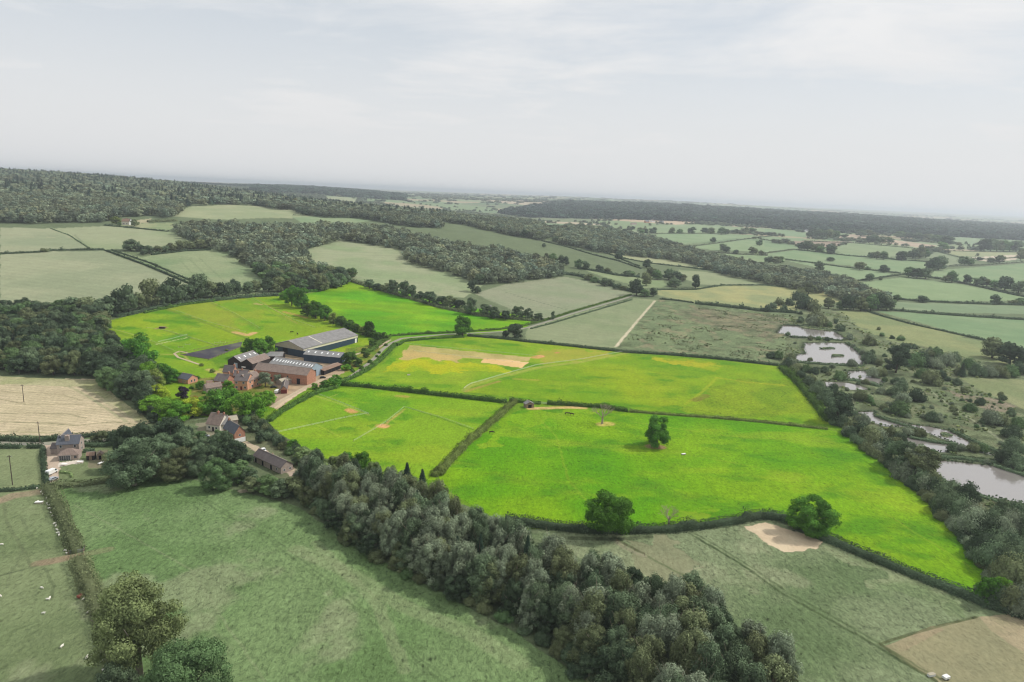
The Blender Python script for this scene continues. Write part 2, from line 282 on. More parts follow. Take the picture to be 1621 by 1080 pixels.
# ------------------------------------------------------------------ the ground sheet
VG = [
 ('PROP', [(158,512),(250,484),(360,470),(452,468),(500,462),(555,443),(625,460),(725,484),(852,505),(835,517),(740,533),(990,556),(1240,577),(1262,598),(1345,685),(1420,748),(1500,824),(1570,903),(1588,945),(1560,952),(1400,888),(1300,846),(1240,818),(1180,816),(1060,838),(820,838),(740,800),(640,775),(500,745),(430,705),(400,660),(330,662),(240,650),(205,580)], (94,144,30), (112,152,44), 10, .5),  # fields: outline in photograph pixels, colour A, colour B, patch size m, tuft strength
 ('F1', [(0,360),(80,362),(140,393),(0,402)], (150,156,128), (135,146,118), 60, .3),
 ('F1b', [(80,362),(165,358),(268,366),(312,385),(250,390),(165,396),(140,393)], (134,148,114), (146,154,124), 70, .3),
 ('F2', [(0,403),(80,398),(165,397),(305,451),(300,470),(180,490),(60,500),(0,505)], (150,156,128), (136,146,118), 45, .35),
 ('F3', [(167,397),(230,400),(330,394),(360,398),(430,440),(440,470),(330,470),(305,451)], (118,138,102), (138,150,116), 50, .4),
 ('F3m', [(195,400),(215,396),(240,404),(225,408)], (110,124,92), (100,116,86), 10, .5),
 ('F4', [(167,355),(275,353),(275,362),(263,365)], (124,142,104), (150,154,120), 30, .3),
 ('F4b', [(215,349),(240,346),(235,353),(218,354)], (165,160,132), (150,150,120), 20, .3),
 ('F5', [(272,342),(300,327),(362,324),(430,328),(510,338),(480,346),(430,345),(350,348)], (150,157,124), (138,150,116), 60, .25),
 ('F6', [(461,343),(570,342),(600,348),(560,353),(480,354)], (122,144,110), (134,150,116), 60, .25),
 ('F6b', [(515,311),(545,312),(566,316),(562,322),(520,318)], (150,158,126), (140,150,118), 60, .2),
 ('F6c', [(622,325),(648,327),(676,332),(664,337)], (150,156,126), (140,150,118), 60, .2),
 ('F7', [(470,400),(540,379),(640,395),(640,410),(700,427),(765,452),(735,472),(640,462),(560,442),(510,436)], (132,148,112), (146,154,124), 40, .35),
 ('F8', [(480,470),(552,443),(625,460),(725,484),(805,496),(852,505),(835,517),(800,524),(733,528),(640,533),(608,534)], (86,158,22), (124,172,30), 45, .45),
 ('F9', [(158,512),(250,484),(360,470),(400,466),(452,468),(470,484),(520,505),(580,532),(590,548),(560,562),(440,562),(380,545),(290,566),(262,600),(240,600),(215,560),(185,530)], (108,158,28), (132,168,42), 40, .5),
 ('F9a', [(160,512),(190,500),(232,505),(290,530),(250,528),(190,518)], (126,166,34), (136,170,38), 18, .4),
 ('F9b', [(255,485),(330,474),(392,522),(372,527),(330,515)], (136,160,54), (128,158,46), 18, .4),
 ('F9c', [(345,474),(395,468),(425,490),(405,522),(370,500)], (106,156,36), (134,162,48), 18, .4),
 ('F9d', [(330,512),(372,527),(384,540),(345,548),(300,532)], (130,164,34), (118,160,30), 14, .4),
 ('F9e', [(440,505),(470,500),(520,515),(540,535),(440,540),(400,530)], (128,162,40), (116,158,34), 16, .4),
 ('F10', [(215,560),(300,572),(335,572),(352,590),(345,604),(320,625),(300,660),(230,650),(230,600)], (112,158,36), (126,166,40), 14, .4),
 ('GARD', [(300,600),(420,590),(470,600),(440,640),(330,660),(300,650)], (98,122,50), (130,130,76), 6, .6),
 ('YARD', [(352,583),(380,576),(420,562),(440,556),(482,564),(548,576),(545,590),(520,600),(512,612),(488,614),(470,625),(440,650),(430,640),(440,612),(400,600),(360,594)], (178,158,132), (150,134,114), 5, .15),
 ('WASTE', [(548,552),(575,548),(612,540),(600,560),(575,578),(545,590),(540,575)], (98,136,44), (134,140,72), 6, .7),
 ('LCOT', [(378,655),(410,668),(440,690),(484,724),(476,745),(470,765),(440,760),(400,720),(370,700),(300,700),(300,668)], (92,104,76), (108,114,88), 8, .6),
 ('F17', [(640,536),(740,532),(830,540),(990,557),(990,562),(850,585),(740,615),(735,622),(545,608),(575,592),(610,572),(628,552)], (112,160,32), (132,168,44), 30, .45),
 ('F17s', [(648,546),(840,566),(836,572),(640,562)], (160,156,96), (176,164,108), 10, .3),
 ('F17t', [(766,567),(838,573),(826,582),(762,574)], (206,176,124), (214,184,132), 12, .2),
 ('F17p', [(636,556),(660,556),(722,565),(720,571),(640,567)], (184,164,106), (172,160,102), 12, .3),
 ('F17y', [(632,566),(720,572),(800,580),(790,592),(700,590),(600,590)], (136,172,30), (166,182,32), 10, .45),
 ('F17o', [(850,552),(970,558),(930,570),(850,575)], (150,164,64), (140,162,54), 12, .3),
 ('F18', [(735,620),(850,586),(990,561),(1240,580),(1262,600),(1320,672),(1180,664),(1000,652),(905,640),(808,630)], (108,156,26), (134,166,30), 40, .5),
 ('F18y', [(1075,652),(1120,624),(1140,600),(1200,600),(1250,600),(1300,655),(1180,662)], (126,160,34), (108,148,30), 12, .75),
 ('F18z', [(1035,566),(1150,578),(1130,585),(1050,576)], (160,172,40), (134,164,30), 10, .4),
 ('F16', [(425,668),(440,652),(480,632),(512,618),(540,614),(640,622),(803,640),(812,640),(760,685),(700,742),(690,760),(600,760),(500,740),(440,700)], (102,160,26), (122,168,38), 35, .5),
 ('F16b', [(425,668),(505,625),(525,645),(572,660),(480,682),(436,688)], (116,162,36), (130,168,44), 15, .5),
 ('F16d', [(560,632),(640,634),(640,662),(590,676)], (104,156,34), (92,150,30), 12, .5),
 ('F19', [(833,643),(1000,654),(1190,668),(1310,680),(1345,690),(1420,752),(1500,826),(1568,905),(1575,950),(1500,926),(1400,885),(1300,842),(1240,818),(1180,818),(1060,835),(930,838),(860,830),(800,830),(690,765),(700,742),(760,690),(812,655)], (88,154,14), (118,168,24), 45, .6),
 ('F19m', [(835,646),(930,650),(955,655),(880,662),(820,680),(760,720),(740,720)], (114,166,24), (126,168,40), 18, .5),
 ('F19n', [(1075,800),(1120,798),(1130,815),(1085,820)], (104,158,30), (118,162,36), 8, .4),
 ('F21', [(750,465),(800,450),(893,438),(950,450),(1003,466),(950,482),(905,492),(862,505),(835,500),(790,482)], (138,144,120), (128,140,112), 35, .35),
 ('F22', [(835,520),(872,508),(912,496),(1006,472),(1037,474),(976,552),(830,540)], (134,144,112), (124,138,104), 30, .4),
 ('F23', [(1037,474),(1100,482),(1180,490),(1262,500),(1250,580),(1100,562),(976,550)], (118,134,98), (104,120,88), 18, .9),
 ('F23b', [(1070,492),(1100,488),(1180,494),(1260,505),(1230,545),(1150,520),(1080,505)], (124,120,98), (104,116,86), 9, 1.0),
 ('MARSH', [(1250,500),(1330,480),(1400,490),(1500,525),(1621,560),(1700,600),(1700,1000),(1621,960),(1560,890),(1480,790),(1360,690),(1310,640),(1240,575)], (96,110,80), (114,126,94), 14, .9),
 ('MAR2', [(1330,490),(1365,492),(1470,518),(1621,558),(1621,582),(1500,560),(1400,535),(1360,520)], (134,142,100), (120,134,94), 25, .5),
 ('MAR3', [(1520,598),(1700,604),(1700,680),(1600,640),(1540,612)], (134,140,104), (118,130,92), 20, .5),
 ('MAR4', [(1500,620),(1580,630),(1610,655),(1560,645)], (138,128,112), (112,114,90), 7, .8),
 ('P4L', [(1210,452),(1300,458),(1330,466),(1330,478),(1262,492),(1100,480),(1042,468),(1040,460),(1140,453)], (134,144,104), (156,156,110), 30, .35),
 ('F11', [(-40,598),(90,600),(150,600),(160,618),(240,668),(205,684),(100,690),(-40,690)], (200,186,160), (182,172,144), 22, .45),
 ('F11e', [(-40,592),(90,600),(150,602),(240,668),(225,672),(150,622),(120,612),(-40,606)], (152,156,116), (170,168,134), 8, .5),
 ('LANE_V', [(-40,690),(70,696),(200,686),(320,668),(330,690),(200,705),(70,706),(-40,704)], (100,116,84), (90,106,76), 8, .7),
 ('F12', [(-40,706),(64,709),(66,768),(-40,776)], (112,126,92), (124,136,100), 18, .5),
 ('G14', [(66,706),(200,700),(262,690),(220,770),(90,765),(68,768)], (100,118,82), (112,126,90), 10, .5),
 ('F15', [(78,772),(190,752),(260,750),(390,780),(470,800),(560,860),(700,940),(830,1010),(960,1100),(980,1200),(200,1200),(160,1000),(120,880)], (98,126,80), (114,138,94), 30, .8),
 ('F14', [(-60,782),(66,774),(98,830),(122,890),(150,960),(185,1060),(200,1200),(-60,1200)], (120,134,98), (106,122,86), 25, .55),
 ('F20', [(820,845),(1000,845),(1100,836),(1180,825),(1240,830),(1300,858),(1400,895),(1500,935),(1570,965),(1700,1010),(1700,1250),(1150,1250),(1100,1000),(900,870)], (98,118,82), (122,136,104), 28, .85),
 ('F20p', [(975,858),(1040,852),(1112,896),(1080,910),(1040,915)], (130,134,106), (124,130,102), 10, .4),
 ('F20l', [(1250,868),(1300,862),(1400,898),(1530,950),(1500,962),(1400,925),(1320,890)], (134,146,112), (108,126,90), 8, .8),
 ('F20t', [(1390,1020),(1545,975),(1605,970),(1700,1010),(1700,1200),(1560,1130),(1480,1078)], (134,134,106), (146,142,112), 20, .4),
 ('F20u', [(1390,1020),(1480,992),(1500,1000),(1420,1030),(1410,1034)], (152,142,116), (140,136,108), 7, .4),
 ('F20v', [(1548,975),(1600,972),(1700,1012),(1700,1080),(1621,1030),(1570,1000)], (160,150,124), (142,138,110), 8, .4),
 ('R2', [(1075,427),(1180,436),(1330,455),(1330,462),(1210,452),(1110,451),(1078,440)], (128,142,108), (138,148,116), 50, .2),
 ('R3', [(705,355),(800,372),(860,387),(930,402),(1012,425),(1008,436),(930,424),(900,410),(860,398),(800,402),(700,370)], (134,148,114), (144,152,120), 60, .2),
 ('R3b', [(914,424),(945,428),(1010,440),(1050,442),(1055,455),(1020,456),(960,440)], (122,140,102), (132,146,110), 40, .2),
 ('A', [(1412,478),(1500,481),(1700,487),(1700,499),(1500,495),(1410,490)], (116,136,106), (126,142,112), 40, .2),
 ('B', [(1385,492),(1500,499),(1700,510),(1700,575),(1621,555),(1560,540),(1470,515)], (112,138,102), (122,144,108), 40, .25),
 ('Cc', [(1352,449),(1428,439),(1520,450),(1621,470),(1621,476),(1520,477),(1420,473),(1378,460)], (130,150,112), (122,144,106), 50, .2),
 ('D', [(1474,437),(1480,428),(1700,412),(1700,470),(1621,462),(1540,450)], (118,142,106), (128,148,112), 50, .2),
 ('E', [(1214,402),(1260,396),(1380,405),(1465,415),(1466,425),(1433,432),(1340,420),(1245,411)], (118,142,106), (128,148,112), 50, .2),
 ('Fq', [(1245,413),(1400,430),(1413,435),(1335,446),(1325,445),(1300,425)], (124,146,110), (130,150,116), 50, .2),
 ('G', [(1205,384),(1260,389),(1262,395),(1210,400)], (118,142,108), (128,148,114), 50, .2),
 ('Hh', [(1322,392),(1350,385),(1450,394),(1450,401),(1400,408),(1330,401)], (124,142,108), (132,148,114), 50, .2),
 ('I', [(1248,383),(1270,380),(1352,383),(1312,392),(1260,389)], (150,134,122), (142,130,116), 50, .2),
 ('J', [(1314,376),(1350,371),(1484,389),(1463,393),(1400,385)], (178,166,146), (166,150,134), 50, .2),
 ('K', [(1484,397),(1560,398),(1700,402),(1600,405),(1520,406)], (148,154,120), (140,150,116), 50, .2),
 ('Ll', [(1530,408),(1615,403),(1607,412),(1560,414)], (190,182,166), (184,176,156), 50, .2),
 ('M', [(1465,408),(1480,399),(1520,410),(1520,420),(1490,423)], (120,134,108), (128,140,112), 50, .2),
 ('Nn', [(1505,376),(1560,375),(1700,379),(1700,388),(1550,388),(1508,386)], (122,144,114), (132,150,120), 50, .2),
 ('O', [(1200,361),(1240,364),(1280,370),(1275,376),(1200,371)], (118,142,110), (126,148,114), 50, .2),
 ('Pp', [(1200,373),(1275,378),(1270,382),(1200,379)], (118,140,108), (126,146,112), 50, .2),
 ('Q', [(1010,374),(1048,370),(1205,372),(1090,386),(1040,385)], (120,144,108), (130,150,116), 50, .2),
 ('Rr', [(1017,360),(1080,355),(1210,362),(1210,369),(1100,368),(1040,367)], (122,144,110), (132,150,116), 50, .2),
 ('S', [(955,348),(1010,343),(1110,348),(1110,354),(1070,356),(1000,351)], (186,168,146), (176,162,138), 50, .2),
 ('Tt', [(1093,391),(1180,380),(1210,382),(1210,398),(1130,396)], (122,144,108), (130,150,114), 50, .2),
 ('U', [(1126,402),(1215,403),(1245,412),(1215,420),(1160,412)], (118,140,104), (128,146,110), 50, .2),
 ('Vv', [(948,399),(980,402),(1113,418),(1131,428),(1060,421),(1030,418)], (150,156,122), (140,150,116), 50, .2),
]
WATER = {
 'upper': [(1237,518),(1238,515),(1263,515),(1271,520),(1293,522),(1322,525),(1338,536),(1334,538),(1309,535),(1253,535),(1247,529),(1230,527),(1231,523)],
 'mid': [(1273,543),(1306,542),(1337,543),(1348,549),(1360,557),(1368,568),(1368,578),(1352,576),(1311,576),(1286,573),(1263,572),(1257,566),(1263,561),(1275,560),(1272,552)],
 'small': [(1342,587),(1372,587),(1376,594),(1398,601),(1396,610),(1375,604),(1357,600),(1342,598)],
 'strip': [(1306,604),(1339,605),(1362,610),(1376,616),(1347,617),(1337,611),(1309,612)],
 'puddle': [(1344,627),(1356,626),(1354,630),(1345,631)],
 'long': [(1354,652),(1385,651),(1384,658),(1403,663),(1425,667),(1443,672),(1474,675),(1504,682),(1527,695),(1550,708),(1575,719),(1562,720),(1540,711),(1517,703),(1479,689),(1453,678),(1425,675),(1398,674),(1372,665)],
 'lower': [(1403,686),(1425,689),(1433,691),(1476,700),(1514,705),(1502,716),(1466,714),(1438,706),(1418,703)],
 'near': [(1466,728),(1502,729),(1527,732),(1575,737),(1621,752),(1720,790),(1720,850),(1621,796),(1590,790),(1560,785),(1503,768),(1478,750)]}
ISLES = [[(1302,549),(1318,549),(1318,552),(1303,552)], [(1317,560),(1334,560),(1335,564),(1319,564)], [(1488,684),(1498,683),(1507,688),(1500,692),(1490,690)], [(1359,594),(1364,594),(1364,598),(1359,598)]]
WATER_W = {k: wpoly(v) for k, v in WATER.items()}; ISLE_W = [wpoly(v) for v in ISLES]
SCRUB_BROWN = (118, 108, 88)
LINES = [
 ([(260,760),(420,850),(560,960),(700,1080)], .7, (84,104,68), .45), ([(268,758),(428,848),(568,956),(708,1078)], .7, (84,104,68), .4), ([(120,800),(300,900),(420,1080)], .6, (134,146,112), .4), ([(500,860),(600,960),(640,1060)], 3.0, (140,150,116), .35), ([(470,870),(540,900),(640,960),(760,1010),(820,1050)], 5.0, (138,150,114), .4), ([(860,700),(980,740),(1120,800),(1240,812)], .9, (84,136,30), .5), ([(1045,712),(1200,740),(1380,800),(1540,900)], 1.0, (130,168,50), .45), ([(845,655),(880,690),(900,760),(960,830)], 1.0, (132,168,50), .4), ([(1000,668),(1150,690),(1320,700)], 1.6, (132,168,54), .4),  # polyline px, width m, colour, strength : worn tracks, mown edges, bare soil
 ([(1037,476),(1006,512),(975,549)], 2.4, (196,188,164), .9),
 ([(735,619),(742,611),(780,600),(850,582),(920,573),(992,559)], 3.4, (150,168,84), .7),
 ([(738,620),(752,615),(790,604)], 2.6, (168,146,92), .5),
 ([(606,675),(640,648)], 1.3, (180,160,104), .6), ([(603,674),(608,675)], 5.0, (206,160,112), .9), ([(640,648),(570,690)], 1.5, (140,176,70), .5),
 ([(553,649),(559,652)], 5.0, (196,150,100), .85), ([(630,627),(644,628)], 3.5, (180,160,96), .6),
 ([(500,627),(540,640),(584,657)], 1.6, (150,178,80), .7), ([(646,645),(700,663),(750,681)], 1.2, (80,128,40), .7),
 ([(512,632),(535,624)], 1.0, (150,178,80), .6), ([(500,672),(540,692)], 1.0, (150,178,70), .5),
 ([(840,647),(870,646),(900,645),(925,646)], 4.0, (200,170,120), .8), ([(952,672),(964,671)], 5.5, (190,182,110), .8), ([(1030,707),(1046,708)], 5.0, (150,128,96), .95),
 ([(848,566),(856,564)], 6, (206,150,110), .8), ([(880,559),(884,558)], 2.5, (190,130,96), .8), ([(815,600),(850,602)], 3.5, (170,165,80), .5),
 ([(1085,640),(1110,622),(1135,598)], 2.0, (150,172,46), .6), ([(1100,634),(1118,626)], 5, (120,116,60), .6), ([(1135,598),(1180,605),(1240,610)], 2.6, (166,172,50), .5), ([(1035,566),(1100,575),(1140,580)], 2.5, (170,180,50), .6),
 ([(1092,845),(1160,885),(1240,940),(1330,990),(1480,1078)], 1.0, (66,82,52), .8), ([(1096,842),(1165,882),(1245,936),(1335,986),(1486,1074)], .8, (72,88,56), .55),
 ([(970,850),(1010,872),(1040,890),(1085,912)], 1.0, (76,94,60), .6), ([(975,858),(990,868),(1020,880)], 1.6, (150,148,124), .7), ([(1085,905),(1112,897)], .8, (150,150,124), .6),
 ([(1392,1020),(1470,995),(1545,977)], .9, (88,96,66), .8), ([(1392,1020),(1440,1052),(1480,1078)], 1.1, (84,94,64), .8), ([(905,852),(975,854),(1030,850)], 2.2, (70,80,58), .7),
 ([(60,892),(100,885),(120,880)], 3.6, (138,126,104), .85), ([(140,876),(172,870)], 3.0, (132,126,100), .55), ([(0,912),(60,896)], .8, (84,96,70), .6),
 ([(0,793),(20,785),(68,778)], 5.0, (148,132,114), .7), ([(8,800),(12,830),(30,860),(50,900)], 1.0, (96,106,78), .5), ([(35,820),(50,850),(80,870)], 1.0, (92,104,76), .4), ([(70,900),(85,930),(84,950)], .8, (86,98,70), .5), ([(40,860),(10,930)], .8, (96,106,80), .35),
 ([(165,520),(205,532),(250,546),(280,562)], 2.6, (98,136,36), .6), ([(158,516),(200,527),(240,538)], 1.0, (160,176,60), .6),
 ([(255,487),(320,512),(350,528),(392,522)], 0.5, (90,120,40), .2),
 ([(258,488),(330,513),(380,532),(400,540)], 2.0, (100,130,52), .65), ([(330,478),(370,497),(410,522)], 1.6, (110,140,60), .6), ([(392,470),(420,490),(450,505),(480,515)], 2.2, (120,150,60), .6), ([(400,468),(450,500),(470,512)], 1.2, (160,150,90), .5),
 ([(372,526),(392,531),(402,527)], 4.5, (198,160,116), .85), ([(250,520),(262,519)], 3.6, (160,128,100), .9), ([(250,520),(300,535),(345,548)], 1.8, (104,134,50), .6), ([(248,545),(295,535)], 1.3, (196,196,150), .7), ([(225,532),(275,522)], 1.0, (140,150,70), .4),
 ([(450,494),(485,503)], 4.0, (178,154,96), .7), ([(405,481),(412,482)], 4.0, (190,160,120), .7), ([(245,560),(290,562),(300,572)], 1.4, (180,178,110), .5), ([(330,585),(350,592),(352,584)], 4.0, (178,164,110), .7),
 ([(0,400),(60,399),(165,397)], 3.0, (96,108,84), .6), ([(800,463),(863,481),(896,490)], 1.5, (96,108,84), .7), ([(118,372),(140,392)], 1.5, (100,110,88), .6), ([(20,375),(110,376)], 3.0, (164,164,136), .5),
 ([(1318,552),(1318,552.5)], .5, (90,90,80), .1), ([(1468,615),(1500,640),(1540,665),(1590,700)], 1.6, (150,156,130), .6), ([(1425,590),(1470,618)], 1.4, (84,94,70), .5),
 ([(1100,500),(1145,503)], 4, (104,98,82), .6), ([(1300,505),(1330,515),(1375,560),(1430,590)], 3, (80,92,66), .5),
 ([(0,621),(60,622),(100,626),(130,634)], .8, (136,134,104), .7), ([(0,609),(80,613),(140,612)], .8, (140,140,108), .6), ([(0,632),(40,640),(100,640),(140,640)], .9, (132,130,100), .7), ([(0,655),(60,654),(110,656),(135,662)], .9, (126,126,98), .8), ([(0,668),(80,670),(120,674),(180,668),(215,672)], 1.1, (128,128,98), .8), ([(110,612),(140,628),(180,655),(200,668)], 1.6, (150,152,120), .7), ([(125,610),(160,632),(195,655),(222,668)], 1.4, (158,158,126), .6), ([(0,683),(60,685),(130,686)], 1.2, (150,148,112), .6),
 ([(0,690),(70,697),(120,692),(200,686),(240,680)], 2.5, (160,166,124), .4),
 ([(480,600),(545,595)], 3, (170,150,128), .2), ([(230,405),(300,440),(420,452)], .5, (100,116,88), .15), ([(300,410),(345,455)], 1.2, (98,116,84), .5), ([(315,408),(362,452)], 1.2, (98,116,84), .5), ([(285,412),(320,450)], 1.2, (98,116,84), .4),
]
SAND = [([(1178,834),(1213,827),(1252,838),(1304,858),(1294,868),(1243,876),(1210,858)], (206,192,166), (184,166,142), 6)]
ARENA = [(286,562),(384,541),(381,549),(331,569)]
PATIO = [([(68,705),(92,700),(92,722),(96,735),(92,765),(72,765),(68,740)], (196,184,168), (172,152,138), 3), ([(93,733),(128,728),(130,733),(94,738)], (220,214,206), (200,190,180), 3), ([(404,704),(420,712),(466,744),(472,752),(462,756),(440,736),(398,712)], (184,170,156), (160,146,132), 3), ([(376,776),(388,775),(396,780),(383,782)], (196,190,164), (180,172,150), 3), ([(310,670),(332,668),(345,690),(318,695)], (140,134,118), (120,124,100), 3),
 ([(430,644),(446,632),(484,612),(488,615),(458,634),(436,648)], (206,190,164), (190,172,148), 3), ([(138,716),(170,712),(180,740),(140,742)], (130,122,104), (104,110,84), 2)]

def terrain():
    tcol = np.concatenate([-np.geomspace(2.1, 0.98, 60)[:-1], np.linspace(-0.97, 0.97, 1250), np.geomspace(0.98, 2.1, 60)[1:]])
    voff = np.concatenate([np.arange(1450, 60, -1.05), np.arange(60, 22, -0.5), np.geomspace(22, 4.6, 90)])
    yrow = H * FPX / voff
    T, Y = np.meshgrid(tcol, yrow); X = (T * Y).ravel(); Y = Y.ravel(); n = len(X)
    Z = ground(X, Y)
    col = np.zeros((n, 3)); tuft = np.full(n, .55)
    w = fbm(X, Y, 25, 4, 3)[:, None]
    col[:] = lin((106, 120, 90)) * (1 - w) + lin((94, 108, 80)) * w
    # far patchwork of small fields
    fs = Y > 1500; xs, ys = X[fs], Y[fs]; cs = 300.0
    ci, cj = np.floor(xs / cs), np.floor(ys / cs); bd = np.full(len(xs), 1e12); bid = np.zeros(len(xs))
    for di in (-1, 0, 1):
        for dj in (-1, 0, 1):
            a, b = ci + di, cj + dj; qx = (a + _hash(a, b, 1)) * cs; qy = (b + _hash(a, b, 2)) * cs
            d = (xs - qx) ** 2 + (ys - qy) ** 2; m = d < bd; bd[m] = d[m]; bid[m] = _hash(a, b, 3)[m]
    pal = np.array([lin(c) for c in ((112,134,102),(124,144,108),(136,150,118),(118,130,102),(162,154,128),(128,146,112),(104,126,96),(178,168,146))])
    kk = (bid * 7.99).astype(int); far = pal[kk]; blend = sstep(1500, 1900, ys)[:, None]
    col[fs] = col[fs] * (1 - blend) + far * blend; tuft[fs] = .3
    wx = 2.4 * (fbm(X, Y, 12, 4, 71) - .5); wy = 3.2 * (fbm(X, Y, 12, 4, 73) - .5)
    for nm, P, c1, c2, ps, tf in VG:
        wa = 9.0 if nm in ('F18y','F18z','F17y','F17o','F19m','F19n','F16b','F16d','F20l','F20p','F23b','MAR4','MAR2','F9a','F9b','F9c','F9d','F9e','F17p') else 1.2
        Wp = wpoly(P); m = np.nonzero(inpoly(X + wx * wa, Y + wy * wa, Wp))[0]
        if nm == 'R3': continue
        x, y = X[m], Y[m]
        f = sstep(.30, .70, fbm(x, y, ps, 6, hash(len(nm) * 31 + int(P[0][0])) % 97))[:, None]
        col[m] = lin(c1) * (1 - f) + lin(c2) * f; tuft[m] = tf
        if nm == 'F11':
            g = 0.5 + 0.5 * np.sin((y * 0.9 + x * 0.12 + 3 * fbm(x, y, 30, 3, 8)) * 2.1)
            col[m] *= (0.90 + 0.16 * g[:, None] * fbm(x * .3, y * 2, 3, 3, 4)[:, None] * 2)
        if nm in ('F2', 'F1', 'F7', 'F21', 'F22', 'F3'):
            g = np.sin((y + .25 * x) * 0.55 + 2 * fbm(x, y, 60, 2, 8)); col[m] *= (1 + 0.035 * g[:, None])
        if nm in ('F8',):
            g = fbm(x * .25, y, 9, 3, 12) - .5; col[m] *= (1 + 0.5 * g[:, None])
        if nm in ('F19', 'F18', 'F16', 'F17', 'F9'):   # darker nettle and clover patches, buttercups
            d = sstep(.50, .74, fbm(x * .6, y, 12, 6, 41))[:, None] * .8; col[m] = col[m] * (1 - d) + lin((74, 138, 22)) * d
            e = sstep(.52, .76, fbm(x * .5, y * 1.2, 16, 5, 77))[:, None] * .4; col[m] = col[m] * (1 - e) + lin((146, 176, 46)) * e
        if nm in ('F15', 'F20', 'F14'):
            d = sstep(.6, .72, fbm(x, y, 22, 5, 51))[:, None] * .55; col[m] = col[m] * (1 - d) + lin((142, 150, 120)) * d
        if nm in ('MARSH', 'F23', 'F23b'):
            d = sstep(.55, .66, fbm(x, y, 7, 4, 61))[:, None] * .7; col[m] = col[m] * (1 - d) + lin((78, 88, 62)) * d
            d = sstep(.60, .70, fbm(x, y, 10, 4, 67))[:, None] * (.25 if nm == 'MARSH' else .7); col[m] = col[m] * (1 - d) + lin((138, 132, 106)) * d
    for P, c1, c2, ps in SAND + PATIO:
        Wp = wpoly(P); m = np.nonzero(inpoly(X + 1.6 * (fbm(X, Y, 3, 2, 9) - .5), Y + 2.4 * (fbm(X, Y, 3, 2, 19) - .5), Wp))[0]
        f = fbm(X[m], Y[m], ps, 4, 6)[:, None]; col[m] = lin(c1) * (1 - f) + lin(c2) * f; tuft[m] = .15
    for P, wd, c, st in LINES:
        Lw = wline(P, 12)[:, :2]; lo = Lw.min(0) - 8; hi = Lw.max(0) + 8
        m = np.nonzero((X > lo[0]) & (X < hi[0]) & (Y > lo[1]) & (Y < hi[1]))[0]
        if not len(m): continue
        x, y = X[m], Y[m]; d = segdist(x + 1.2 * (fbm(x, y, 4, 2, 2) - .5), y, Lw)
        f = (1 - sstep(wd * .38, wd * .72, d)) * st * (0.55 + 0.9 * fbm(x, y, 3.0, 3, 5)); f = np.clip(f, 0, 1)[:, None]
        col[m] = col[m] * (1 - f) + lin(c) * f
    sat = sstep(2.2, 4.0, col[:, 1] / (col[:, 2] + 1e-4))[:, None]; col *= (1 - sat) * np.array([.90, .87, .82]) + sat * np.array([.87, .75, .62])
    for nm, Wp in WATER_W.items():     # pond beds and reedy banks
        lo = Wp.min(0) - 12; hi = Wp.max(0) + 12; m = np.nonzero((X > lo[0]) & (X < hi[0]) & (Y > lo[1]) & (Y < hi[1]))[0]
        x, y = X[m], Y[m]; d = segdist(x, y, np.vstack([Wp, Wp[:1]])); f = (1 - sstep(1, 6, d))[:, None] * .75
        col[m] = col[m] * (1 - f) + lin((70, 78, 58)) * f
        ins = inpoly(x, y, Wp)
        for I in ISLE_W: ins &= ~inpoly(x, y, I)
        Z[m[ins]] -= 0.8; col[m[ins]] = lin((92, 84, 70))
    W = len(tcol); R = len(yrow)
    i = np.arange(R - 1)[:, None] * W + np.arange(W - 1)[None]; i = i.ravel()
    Q = np.stack([i, i + 1, i + W + 1, i + W], 1)
    m, N, L = mat_new('countryside')
    out = N.new('ShaderNodeOutputMaterial'); at = N.new('ShaderNodeAttribute'); at.attribute_name = 'Col'
    p = N.new('ShaderNodeBsdfPrincipled'); p.inputs['Roughness'].default_value = 1.0; p.inputs['Specular IOR Level'].default_value = 0.1; L.new(p.outputs[0], out.inputs[0])
    tc = N.new('ShaderNodeTexCoord')
    def noise(scale, det, rough, sx=1, sy=1, dist=0.0):
        mp = N.new('ShaderNodeMapping'); mp.inputs['Scale'].default_value = (sx, sy, 0.2); L.new(tc.outputs['Object'], mp.inputs[0])
        t = N.new('ShaderNodeTexNoise'); t.inputs['Scale'].default_value = scale; t.inputs['Detail'].default_value = det; t.inputs['Roughness'].default_value = rough
        t.inputs['Distortion'].default_value = dist; L.new(mp.outputs[0], t.inputs['Vector']); return t.outputs['Fac']
    def mt(op, a, b):
        t = N.new('ShaderNodeMath'); t.operation = op
        for k, v in enumerate((a, b)):
            if isinstance(v, (int, float)): t.inputs[k].default_value = v
            else: L.new(v, t.inputs[k])
        return t.outputs[0]
    n1 = noise(0.8, 7, 0.8, 1, 0.6, 0.6); n2 = noise(0.05, 5, 0.6); n3 = noise(0.16, 4, 0.65, 1.0, 0.45, 1.0)
    a = mt('MULTIPLY', mt('SUBTRACT', n1, 0.5), 3.6); b = mt('MULTIPLY', mt('SUBTRACT', n3, 0.5), .8); c = mt('MULTIPLY', mt('SUBTRACT', n2, 0.5), 0.35)
    fl = N.new('ShaderNodeMapRange'); fl.interpolation_type = 'SMOOTHSTEP'; fl.inputs[1].default_value = 0.55; fl.inputs[2].default_value = 0.66; L.new(noise(0.9, 4, 0.7, 1, 0.6, 0.4), fl.inputs[0])
    tsum = mt('SUBTRACT', mt('ADD', a, b), mt('MULTIPLY', fl.outputs[0], 0.55))
    val = mt('MAXIMUM', mt('ADD', mt('ADD', 1.06, c), mt('MULTIPLY', tsum, at.outputs['Alpha'])), 0.25)
    vm = N.new('ShaderNodeVectorMath'); vm.operation = 'SCALE'; L.new(at.outputs['Color'], vm.inputs[0]); L.new(val, vm.inputs['Scale'])
    L.new(vm.outputs[0], p.inputs['Base Color'])
